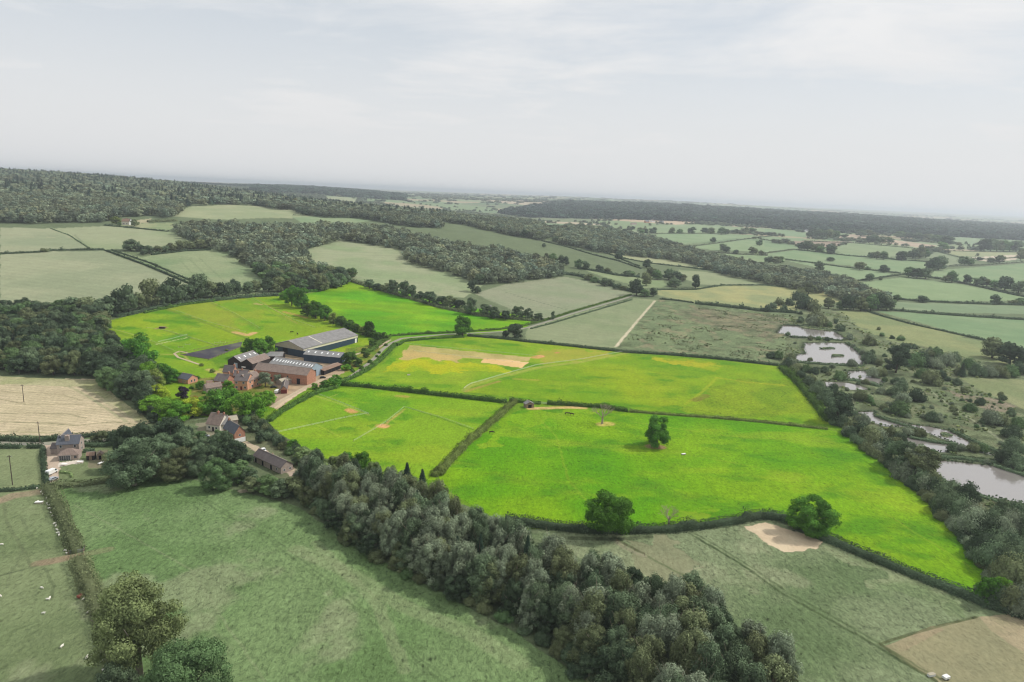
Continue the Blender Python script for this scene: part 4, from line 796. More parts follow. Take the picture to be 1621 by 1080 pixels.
# --- hillside woods: the nearest as single trees, the rest as woodland
HW = [wpoly([(280,362),(350,360),(462,366),(540,380),(478,398),(500,428),(558,438),(552,452),(500,464),(430,462),(425,450),(398,425),(350,398),(312,386),(284,376)]),
      wpoly([(462,362),(540,362),(612,366),(660,378),(720,392),(800,402),(870,420),(893,436),(870,442),(800,450),(765,452),(700,430),(642,416),(642,397),(540,380)]),]
WP = np.concatenate([scatter(P, 11.5, R_, .46) for P in HW]); WP = WP[np.argsort(np.hypot(WP[:, 0], WP[:, 1]))]
NS = 300 - sum(t.name.startswith('woodland_tree') for t in TALLY)
for x, y in WP[:NS]:
    plant('woodland_tree', (x, y, float(ground(x, y))), random.uniform(5.2, 9.4), random.uniform(9, 16), 'round_lo' if y > 700 else 'round', random.choice(['grey', 'greyb', 'greyb', 'greyg', 'greyd']), 'rounded olive-grey tree of the hillside wood above the bright fields', 'tree', 'trees of the hillside wood')
merged('woodland', FAR, WP[NS:], (6.2, 12.2), (5.2, 9.8), (9, 16), 'far', R_, 'olive-grey hillside wood climbing behind the nearer trees', 'woodland')
def wood(P, sp, rr, hh, label, mat='far', pr=None, R0=(6.2, 12.2), excl=()):
    W_ = wpoly(P); merged('woodland', pr or FAR, scatter(W_, sp, R_, .45, excl), R0, rr, hh, mat, R_, label, 'woodland')
wood([(462,330),(510,329),(560,330),(620,340),(690,352),(706,362),(660,361),(600,352),(570,346),(510,345),(470,338)], 12, (6.5, 9), (11, 15), 'dark wood along the ridge between two pale hill fields')
wood([(400,322),(435,320),(462,326),(470,333),(430,332)], 12, (6.5, 9), (11, 15), 'small wood above the pale hilltop field')
wood([(668,336),(735,338),(800,345),(860,358),(876,374),(860,382),(800,372),(740,358),(690,350)], 12, (6.5, 9), (10, 14), 'wood on the shoulder of the ridge over the long slope')
# left ridge forest (world outline)
LF = np.array([(-1900, 1010), (-1010, 990), (-700, 985), (-590, 1080), (-545, 1290), (-520, 1420), (-330, 1480), (-200, 1560), (-150, 1750), (-250, 2100), (-700, 2500), (-1500, 2750), (-2600, 2800), (-2600, 1500)], float)
near = scatter(LF, 13, R_, .45); near = near[(near[:, 1] < 1330) | (R_.random(len(near)) < .42)]
hillfields = [wpoly([(-60,290),(0,288),(85,289),(85,293),(0,294),(-60,295)]), wpoly([(272,344),(300,327),(362,324),(430,328),(512,338),(480,346),(350,350)]), wpoly([(165,360),(190,344),(240,342),(280,350),(280,366)]), wpoly([(515,311),(545,312),(566,316),(562,322),(520,318)])]
for E in hillfields: near = near[~inpoly(near[:, 0], near[:, 1], E)]
front = near[near[:, 1] < 1330]; back = near[near[:, 1] >= 1330]
merged('woodland', FAR, front, (6.2, 12.2), (7, 10), (11, 17), 'far', R_, 'dense grey-green forest front standing behind the pale hill pastures', 'woodland')
cm = R_.random(len(back)) < .28
merged('woodland', FAR, back[~cm], (6.2, 12.2), (11, 16), (12, 17), 'far', R_, 'forest covering the long ridge up to the skyline', 'woodland')
merged('conifer_woodland', FARC, back[cm], (3.6, 15.2), (7, 11), (15, 22), 'conifer', R_, 'dark spiky conifers mixed through the ridge forest', 'woodland')
# valley wood running down to the ponds
wood([(865,366),(900,362),(960,366),(1010,374),(1060,388),(1100,400),(1150,414),(1210,426),(1290,436),(1330,446),(1370,462),(1400,474),(1404,484),(1340,480),(1300,466),(1210,450),(1150,438),(1090,418),(1020,408),(960,402),(890,388)], 13, (6.5, 9.5), (10, 15), 'winding dark wood in the valley between the pale slope and the far fields')
# far forests
wood([(790,338),(850,328),(930,324),(1000,326),(1060,332),(1130,338),(1210,341),(1300,346),(1400,352),(1500,358),(1700,368),(1700,385),(1621,381),(1520,376),(1400,371),(1300,368),(1210,361),(1110,352),(1000,348),(900,346),(830,344)], 34, (20, 30), (16, 26), 'blue-grey forest band across the far side of the valley', 'conifer', VFAR, (6.2, 10.2))
wood([(400,296),(500,297),(560,303),(640,310),(640,318),(520,310),(400,304)], 34, (20, 30), (16, 24), 'distant dark wood on the ridge behind the hill', 'conifer', VFAR, (6.2, 10.2))
FF = np.array([(120, 4250), (900, 3850), (3400, 3900), (4300, 4000), (4700, 5300), (3000, 5400), (1000, 5300), (350, 5000)], float)
FL = np.array([(-5200, 4600), (-1150, 4600), (-800, 5100), (-1300, 5900), (-5200, 5900)], float)
merged('woodland', VFAR, scatter(FL, 46, R_, .45), (6.2, 10.2), (26, 38), (14, 22), 'conifer', R_, 'hazy forest on the far ridge behind the hill', 'woodland')
FP = scatter(FF, 46, R_, .45); FP = FP[fbm(FP[:, 0], FP[:, 1], 420, 3, 44) > .40]
merged('woodland', VFAR, FP, (6.2, 10.2), (26, 38), (16, 26), 'conifer', R_, 'forest plateau on the far horizon', 'woodland')
# distant hedgerow trees over the patchwork
def patch_hedges():
    cs = 300.0; rng = np.random.default_rng(17); y = 1500 + rng.random(90000) ** 1.4 * 9500; x = rng.uniform(-1.0, 1.0, len(y)) * y
    ci, cj = np.floor(x / cs), np.floor(y / cs); d1 = np.full(len(x), 1e12); d2 = np.full(len(x), 1e12)
    for di in (-1, 0, 1):
        for dj in (-1, 0, 1):
            a, b = ci + di, cj + dj; d = np.hypot(x - (a + _hash(a, b, 1)) * cs, y - (b + _hash(a, b, 2)) * cs)
            nd1 = np.minimum(d1, d); d2 = np.minimum(d2, np.maximum(d1, d)); d1 = nd1
    m = ((d2 - d1) < 10 + y * .002) | (fbm(x, y, 900, 3, 33) > .64)
    m &= ~inpoly(x, y, FF)
    P = np.stack([x[m], y[m]], 1)
    # keep the traced near fields free
    for nm, Pp, *_ in VG:
        if nm in ('O','Pp','Q','Rr','S','Tt','U','Vv','K','Ll','M','Nn','J','I','Hh','G','E','Fq','D','Cc','A','B','R2','R3b','F6','F6b','F6c','F5','R3'):
            w_ = wpoly(Pp); P = P[~inpoly(P[:, 0], P[:, 1], w_)]
    P = P[~((P[:, 0] < -200) & (P[:, 1] < 2700))]
    P = P[(P[:, 1] > 1750)]
    a = P[P[:, 1] < 3800]; b = P[P[:, 1] >= 3800]
    merged('distant_hedgerow_trees', FAR, a[:4200], (6.2, 12.2), (5, 9), (6, 12), 'far', R_, 'distant hedgerow trees dividing the far fields', 'hedgerow trees')
    merged('distant_hedgerow_trees', VFAR, b[:5200], (6.2, 10.2), (12, 26), (7, 13), 'far', R_, 'hazy hedgerow trees on the farthest farmland', 'hedgerow trees')
patch_hedges()

# --- single hedgerow trees in the right-hand country (crop coordinates)
G3 = 'hedgerow trees in the farmland across the valley'
c3 = [(240,560,14,26),(115,500,30,50),(205,512,28,52),(155,495,24,40),(312,528,24,42),(345,530,15,28),(380,535,14,26),(440,545,15,30),(552,580,22,45),(710,640,27,58),(260,655,24,60),(300,662,30,66),(350,668,26,60),(380,672,22,58),(185,622,20,30),(455,692,26,58),(500,700,28,55),(590,712,28,40),(640,722,25,35),(780,740,32,35),(760,742,26,34),(820,862,46,105),(880,800,38,85),(870,868,34,50),(925,868,26,58),(885,690,28,55),(905,752,40,70),(950,762,38,60),(1020,762,42,70),(1075,770,38,60),(1110,775,24,45),(1028,808,18,38),(1065,808,36,55),(1190,815,32,85),(520,765,34,44),(555,780,26,36),(620,802,40,52),(690,822,24,30),(740,828,26,28),
 (850,478,24,34),(925,475,26,40),(880,476,20,32),(1040,474,24,36),(1090,474,22,30),(1165,474,28,42),(1250,472,26,34),(1285,475,28,38),(1350,480,28,42),(1380,480,22,34),(1440,475,18,28),(1500,472,24,36),(1540,472,26,34),(1365,582,30,42),(1385,590,25,35),(1548,603,32,45),(1590,550,20,35),(1300,530,22,32),(1440,603,20,26),(1600,610,20,30)]
for k, (x, y, r, h) in enumerate(c3):
    u, v = 800 + x / 3.954, 250 + y / 3.954
    tree_px(u, v, r / 3.954, h / 3.954, ['grey', 'greyd', 'greyb', 'greyg'][k % 4], None, 'hedgerow_tree', 'rounded hedgerow tree on the slopes beyond the lane', 'hedgerow trees on the slopes beyond the lane')
c4 = [(25,655,30,40),(70,658,28,40),(100,655,26,38),(410,645,28,22),(340,705,30,58),(595,700,32,48),(645,700,16,20),(745,715,30,42),(655,768,26,42),(725,765,10,18),(515,782,22,30),(230,572,26,40),(270,578,40,55),(320,584,34,44),(350,590,28,38),(415,600,32,52),(660,628,18,34),(700,632,24,44),(745,636,26,46),(855,640,30,52),(925,628,32,52),(965,628,34,64),(1005,625,26,54),(1045,702,36,70),(1085,700,42,80),(1110,690,22,50),(1250,670,38,46),(1340,642,18,20),(1410,655,22,26),(1465,656,30,42),(900,745,32,58),(950,752,34,56),(1005,755,38,60),(1130,775,26,36),(1170,778,30,64),(1265,786,22,50),(1345,800,30,50),(1385,802,28,40),(1440,815,30,42),(1500,828,36,76),(1585,845,40,66),(275,848,36,66),(830,892,22,34),(990,902,32,36),(1442,912,32,50),(1550,915,28,24),(1600,916,26,34),(650,530,26,40),(690,532,30,46),(735,534,28,40),(780,534,24,36),(300,500,34,50),(340,505,36,56),(390,506,34,54),(440,506,30,48),(500,498,20,20),(600,490,30,38),(650,490,30,38),(1115,575,30,42),(1370,582,34,66),(1410,584,36,68),(1450,584,34,58),(1490,586,36,60),(1530,586,34,54),(1570,586,36,58),(1600,640,24,58),(850,500,34,38),(900,505,32,36),(960,515,34,40),(1020,520,32,40),(1080,530,34,42),(1130,540,36,46),(1160,540,26,40),
 (400,940,34,60),(470,945,24,48),(510,950,34,90),(555,950,34,80),(600,955,38,80),(660,955,42,90),(710,950,38,100),(760,950,44,80),(625,900,30,60),(790,930,24,44)]
for k, (x, y, r, h) in enumerate(c4):
    u, v = 1210 + x / 3.944, 250 + y / 3.944
    nb = y > 880 and x < 800
    tree_px(u, v, r / 3.944, h / 3.944, ['grey', 'greyd', 'greyg', 'greyb'][(k * 7) % 4], None, 'hedgerow_tree', 'grey-green tree of the clump at the end of the valley wood' if nb else 'rounded tree in the hedgerows of the far green fields', 'clump at the end of the valley wood' if nb else G3)
tree_px(483,341,7,9,'greyd',None,'hedgerow_tree','round oak alone on the lower edge of the pale hilltop field'); tree_px(518,341,8,10,'greyd',None,'hedgerow_tree','western tree of a pair on the hedge below the hilltop field','pair of trees under the ridge wood'); tree_px(531,340,8,10,'grey',None,'hedgerow_tree','eastern tree of a pair on the hedge below the hilltop field','pair of trees under the ridge wood')
for u, v, r, h in ((207,397,11,16),(222,398,7,10),(237,402,6,12),(250,401,7,11),(262,400,6,10),(272,398,7,12),(285,396,8,14),(300,394,9,11),(318,393,11,13),(248,423,2.5,5),(70,399,5,5),(227,404,5,9)):
    tree_px(u, v, r, h, random.choice(['grey', 'greyd', 'greyb']), 'round_lo', 'hedgerow_tree', 'small round tree on the hedge between the two upper pastures', 'small trees on the upper pasture hedge')
# trees along the hedge behind the bright back field
for u, v, r, h in ((585,457,9,14),(598,460,9,12),(612,463,9,14),(622,466,10,22),(640,470,12,24),(652,472,10,20),(665,476,10,14),(680,482,12,20),(700,484,12,16),(712,488,11,20),(728,490,12,15),(745,498,13,26),(768,500,12,18),(782,504,12,18),(800,506,10,14),(820,505,11,22),(835,506,10,18),(852,508,10,12),(875,506,4,13),(748,462,10,18),(756,464,7,10)):
    tree_px(u, v, r, h, random.choice(['grey', 'greyd', 'greyb']), 'round', 'hedgerow_tree', 'bushy grey tree in the hedge behind the bright back field', 'bushy trees behind the bright back field')
# --- right-hand thicket beside the bright field
G5 = 'willow thicket between the bright field and the ponds'
t8 = [(175,290,40),(150,320,40),(190,365,42),(235,395,40),(285,440,46),(330,500,50),(400,560,70),(455,645,95),(510,620,80),(350,470,45),(450,690,45),(500,700,55),(560,740,60),(610,760,65),(660,790,65),(620,700,60),(700,830,70),(740,800,60),(780,880,75),(830,860,65),(730,880,55),(850,940,90),(920,970,95),(980,1010,100),(900,1040,75),(1000,1090,80),(1070,1090,70),(960,910,60),(860,800,50),(800,770,50)]
for k, (x, y, r) in enumerate(t8):
    big = r > 88
    (tree_px if big else bush_px)(1210 + x / 3.944, 500 + (y + (15 if big else 0)) / 3.944, *((r / 3.944, r * 1.75 / 3.944) if big else (r / 3.944 * .92,)), random.choice(['grey', 'greyb', 'greyd', 'silver']), **(dict(name='willow_tree', label='broad dark tree bulging from the thicket beside the bright field', group=G5) if big else dict(hf=1.6, name='willow_bush', label='rounded grey willow in the thicket between bright field and ponds', group=G5)))
t9 = [(905,45,55),(960,70,60),(1010,100,70),(1060,60,50),(1150,95,62),(1030,170,80),(1100,210,85),(1170,230,75),(1180,300,90),(1250,330,90),(1290,250,70),(1400,270,70),(1330,330,80),(1240,410,85),(1320,420,90),(1400,420,85),(1300,490,90),(1380,520,100),(1460,480,90),(1420,600,105),(1340,560,80),(1480,600,90),(1250,640,60),(1310,690,70),(1400,720,80),(1480,740,90),(1340,200,60),(1420,190,55),(1500,300,80)]
for k, (x, y, r) in enumerate(t9):
    bush_px(1210 + x / 3.484, 770 + y / 3.484, r / 3.484 * .95, random.choice(['grey', 'greyb', 'greyd', 'silver', 'grey']), 1.8, 'willow_bush', 'rounded grey willow in the thicket between bright field and ponds', G5)
tree_px(1562,955,15,34,'vividd',None,'broadleaf_tree','deep green leafy tree at the corner where the bright field ends')
tree_px(1582,948,13,28,'vivid',None,'broadleaf_tree','bright green sapling beside the deep green corner tree')
# --- marsh bushes
m8 = [(230,45,22),(320,65,50),(360,68,45),(415,72,22),(450,50,16),(480,98,32),(535,150,28),(290,155,22),(345,155,20),(395,157,18),(150,127,20),(195,178,13),(665,188,46),(860,158,24),(895,220,34),(945,208,22),(555,318,34),(290,285,18),(95,275,42),(50,270,34),(665,298,48),(620,245,26),(725,312,30),(740,130,17),(800,145,16),(870,192,17),(790,180,12),(920,190,14),(960,325,66),(1020,325,50),(1085,245,30),(1040,235,22),(1050,260,30),(1085,262,40),(1000,270,34),(1110,300,40),(1080,335,48),(1060,438,66),(1000,395,45),(1110,395,38),(1215,438,30),(1170,320,60),(1230,376,34),(1290,335,46),(1475,192,22),(1350,385,55),(1420,388,50),(1490,388,48),(1560,385,50),(1610,370,50),(1200,290,40),(180,310,30),(215,345,34),(270,355,38),(320,368,34),(385,360,32),(430,330,24),(300,415,34),(480,405,42),(435,485,42),(345,480,48),(690,385,44),(745,382,38),(760,412,20),(830,432,32),(870,475,46),(740,492,32),(615,540,50),(660,545,34),(965,542,58),(820,505,42),(880,555,52),(755,592,28),(870,628,64),(830,600,40),(1060,665,44),(1100,640,22),(1190,602,26),(1300,604,38),(1360,562,32),(1555,630,30),(1440,690,66),(1500,690,50),(1600,705,44),(1570,775,55),(1580,865,60),(905,752,38),(985,764,40),(1060,885,34),(985,875,28),(1180,852,32),(1240,848,30),(1320,855,38),(1380,855,34),(1540,935,70),(1600,965,60),(1400,925,20),(600,392,8),(1040,210,12),(1080,210,12),(680,240,20),(560,200,18),(720,90,14),(1410,500,12),(1290,540,14),(1385,680,28),(1530,610,12),(1110,540,12),(1330,700,14),(1150,410,20),(590,430,14),(520,470,16)]
G6 = 'rounded bushes on the marsh around the ponds'
def whereabouts(u, v):
    best = min(((math.hypot(u - a, (v - b) * 1.5), t) for a, b, t in ((1290,525,'the uppermost pond'),(1320,560,'the pond with two islets'),(1370,597,'the small narrow pond'),(1450,668,'the long curved pond'),(1550,750,'the wide brown pond'),(1500,600,'the marsh track'),(1560,580,'the rough marsh pasture'),(1480,560,'the middle of the marsh'))))
    return best[1]
for k, (x, y, r) in enumerate(m8):
    u, v = 1210 + x / 3.944, 500 + y / 3.944; m = ['grey', 'greyb', 'greyd', 'silver', 'greyg'][(k * 3) % 5]
    tone = {'grey': 'grey-green', 'greyb': 'olive', 'greyd': 'dark', 'silver': 'silvery', 'greyg': 'green'}[m]; sz = 'small' if r < 24 else 'large' if r > 50 else 'round'
    bush_px(u, v, r / 3.944, m, 1.45, 'marsh_bush', f'{sz} {tone} bush near {whereabouts(u, v)}', G6)
tree_px(1418,590,19,37,'greyd',None,'broadleaf_tree','biggest dark round tree standing on the marsh beyond the ponds')
tree_px(1570,567,16,26,'greyb',None,'broadleaf_tree','spreading tree in the rough pasture by the marsh hedge'); tree_px(1598,578,18,30,'greyd',None,'broadleaf_tree','dark spreading tree beside the marsh pasture edge')
tree_px(1522,596,8,18,'greyd','conifer','conifer_tree','small pointed tree on the edge of the marsh thicket')
for k, (x, y, r) in enumerate([(165,925,34),(200,890,38),(235,860,34),(60,945,30),(30,965,34),(100,925,34),(130,960,30),(230,980,16),(340,1030,55),(300,1020,30),(230,1020,22),(410,1050,20),(450,1025,16),(270,950,60),(320,960,50),(250,900,40)]):
    bush_px(1210 + x / 3.944, 250 + y / 3.944, r / 3.944, ['grey', 'greyd', 'greyb'][k % 3], 1.5, 'marsh_bush', 'grey-green bush in the clump above the uppermost pond', 'clump above the uppermost pond')
# --- lone trees of the bright fields
tree_px(732,532,16,31,'vividd','round','oak_tree','round deep green tree on the lane bend behind the bright paddocks')
tree_px(815,535,15,22,'greyd','round','hedgerow_tree','dark grey round tree on the lane beside the hedge gap'); tree_px(800,533,6,10,'greyd','round','hedgerow_tree','small dark tree just before the round one on the lane')
tree_px(1039,706,22,46,'vividd','round_hi','oak_tree','deep green tree alone in the lower bright field on a bare earth mound')
tree_px(963,844,38,67,'vividd','round_hi','oak_tree','large spreading green oak on the bottom hedge of the bright field')
tree_px(1281,843,35,52,'vividd','round_hi','oak_tree','dome shaped green oak on the bottom hedge above the sand patch')
p = unproj([(953,671)])[0]; dead_tree(p, 36 * scale_at(p) / FPX, 'bare grey dead tree standing in the bright field near two horses')
p = unproj([(1058,833)])[0]; dead_tree(p, 34 * scale_at(p) / FPX, 'leafless pale dead tree on the bottom hedge of the bright field')
bush_px(697,752,12,'olive',1.4,'bush','olive bush at the lower end of the hedge between bright fields')
# --- farm trees
farm = [(222,585,24,48,'vividd','deep green tree at the end of the grey wood'),(236,612,16,34,'vivid','bright tree between the grey wood and the farm garden'),(245,616,15,28,'lime','pale lime round tree beside the grey wood'),(250,636,16,24,'yellow','weeping yellow-green tree behind the garden lawn'),(268,606,14,24,'vividd','dark green tree on the wood side of the brick cottage'),(280,602,8,14,'vividd','small dark tree against the brick cottage'),(258,598,12,20,'vividd','dark tree above the lime tree'),(290,632,9,18,'purple','purple leaved tree on the garden lawn'),
 (240,655,20,26,'vivid','bright green tree on the lane corner'),(262,664,22,30,'vivid','wide bright green tree along the garden boundary'),(285,665,20,28,'vivid','bright green tree behind the lawn purple tree'),(305,660,18,30,'yellow','golden green tree beside the garden boundary'),(325,656,16,26,'vivid','mid green tree before the dark evergreens'),(318,616,8,12,'vividd','dark shrub tree beside the farmhouse garden'),(345,655,22,34,'vividd','dark evergreen in front of the farmhouse'),(365,652,18,34,'vividd','deep green tree in front of the farmhouse wing'),(362,628,12,24,'vivid','bright young tree against the farmhouse wall'),(385,662,22,38,'vivid','broad green tree above the thatched cottage roof'),(405,662,18,36,'vivid','leafy green tree at the head of the hedge'),(412,645,14,22,'vivid','light green tree beside the garage yard'),(425,640,12,20,'vivid','round green tree behind the garage'),
 (396,566,15,28,'vividd','dark green tree behind the timber shed'),(412,568,14,30,'vividd','dark green tree between arena and timber shed'),(427,566,13,32,'vividd','dark green tree touching the big blue barn'),(420,612,12,22,'silver','silvery grey tree against the brick range'),(440,606,7,14,'silver','small grey tree beside the brick barn wall'),(532,612,12,18,'vividd','dark round tree at the corner of the drive'),(514,616,10,13,'vividd','low dark green tree below the drive corner'),(498,616,6,9,'vivid','clipped round tree beside the brick gable'),(553,578,13,20,'hedgeg','green tree behind the second blue barn'),(566,580,9,13,'hedgeg','small green tree above the drive'),(548,586,8,9,'vivid','bright bush tree beside the blue barn corner'),(590,548,7,10,'hedgeg','scrubby tree on the waste beside the lane'),(580,566,6,8,'hedgeg','scrubby tree on the bank beside the lane')]
for u, v, r, h, m, lb in farm: tree_px(u, v, r, h, m, 'round', 'garden_tree', lb, None)
for u, v, r, m in ((302,616,4,'vividd'),(312,600,4,'vividd'),(362,598,7,'olive'),(352,598,5,'orange'),(345,620,4,'vivid'),(322,624,4,'vivid'),(335,590,5,'olive'),(318,580,4,'olive'),(358,556,3,'olive'),(600,560,4,'hedgeg'),(572,585,5,'hedgeg'),(610,548,4,'hedgeg'),(585,575,5,'hedgeg'),(575,555,4,'hedgeg'),(596,566,4,'hedgeg'),(560,560,4,'vivid'),(430,628,5,'vivid'),(308,634,5,'orange')):
    bush_px(u, v, r, m, 1.2, 'garden_bush', f'small {dict(vividd="dark green", olive="olive", orange="copper coloured", vivid="bright green", hedgeg="mid green")[m]} bush around the farm buildings', 'shrubs around the farmyard')
for u, v, r, h, m in [(462,484,12,30,'vividd'),(478,488,14,34,'vividd'),(450,474,8,12,'vivid'),(487,500,12,18,'hedgeg'),(500,504,12,26,'vividd'),(514,508,12,24,'vividd'),(528,512,10,16,'olive'),(540,517,10,16,'hedgeg'),(552,521,10,15,'hedgeg'),(563,526,9,13,'hedgeg'),(585,533,10,24,'hedgeg'),(574,530,8,13,'olive'),(598,538,8,12,'hedgeg'),(608,538,8,12,'hedgeg')]:
    tree_px(u, v, r, h, m, 'round', 'hedgerow_tree', 'green bushy tree in the hedge between paddocks and bright back field', 'trees between the paddocks and the bright back field')
# --- grey garden and lane trees near the lower cottages
for k, (u, v, r, h, m) in enumerate([(213,768,38,62,'grey'),(184,745,18,28,'greyb'),(250,742,30,50,'grey'),(236,722,26,46,'greyd'),(275,718,28,50,'greyd'),(292,724,20,40,'grey'),(205,722,22,44,'greyd'),(224,700,16,24,'greyd'),(262,700,20,36,'greyd'),(290,755,24,42,'greyb'),(318,752,24,44,'grey'),(268,760,22,30,'greyb'),(345,774,25,44,'greyg'),(372,742,25,44,'greyd'),(355,742,26,54,'grey'),(330,742,22,46,'grey'),(382,762,20,30,'greyg'),(392,764,16,22,'grey'),(398,778,16,20,'greyb'),(425,782,22,27,'greyg'),(446,786,20,26,'grey'),(465,786,18,30,'greyb'),(412,700,10,17,'greyd'),(398,682,9,15,'greyd'),(386,668,6,9,'grey'),(150,700,7,9,'greyb'),(162,700,9,15,'greyb'),(178,700,10,12,'greyd'),(195,702,14,20,'greyd'),(244,668,10,14,'greyd'),(228,655,14,30,'greyd'),(240,660,8,16,'grey'),(300,690,8,12,'greyd'),(318,700,10,16,'greyg'),(345,700,10,18,'greyg'),(470,736,8,12,'grey')]):
    tree_px(u, v, r, h, m, 'round_hi' if r > 20 else 'round', 'garden_tree', 'grey-green tree in the grove around the cottages on the lane', 'grove around the lane cottages')
# --- the two big trees in the corner of the big pasture
tree_px(221,1072,60,134,'greyo','oak_fine','oak_tree','big olive-grey tree overhanging the hedge where sheep rest'); tree_px(296,1135,56,105,'greyg','oak_fine','oak_tree','big green tree beside the olive one in the large pasture corner')
tree_px(190,1120,26,60,'grey','round_hi','hedgerow_tree','leafy tree on the hedge below the olive tree')

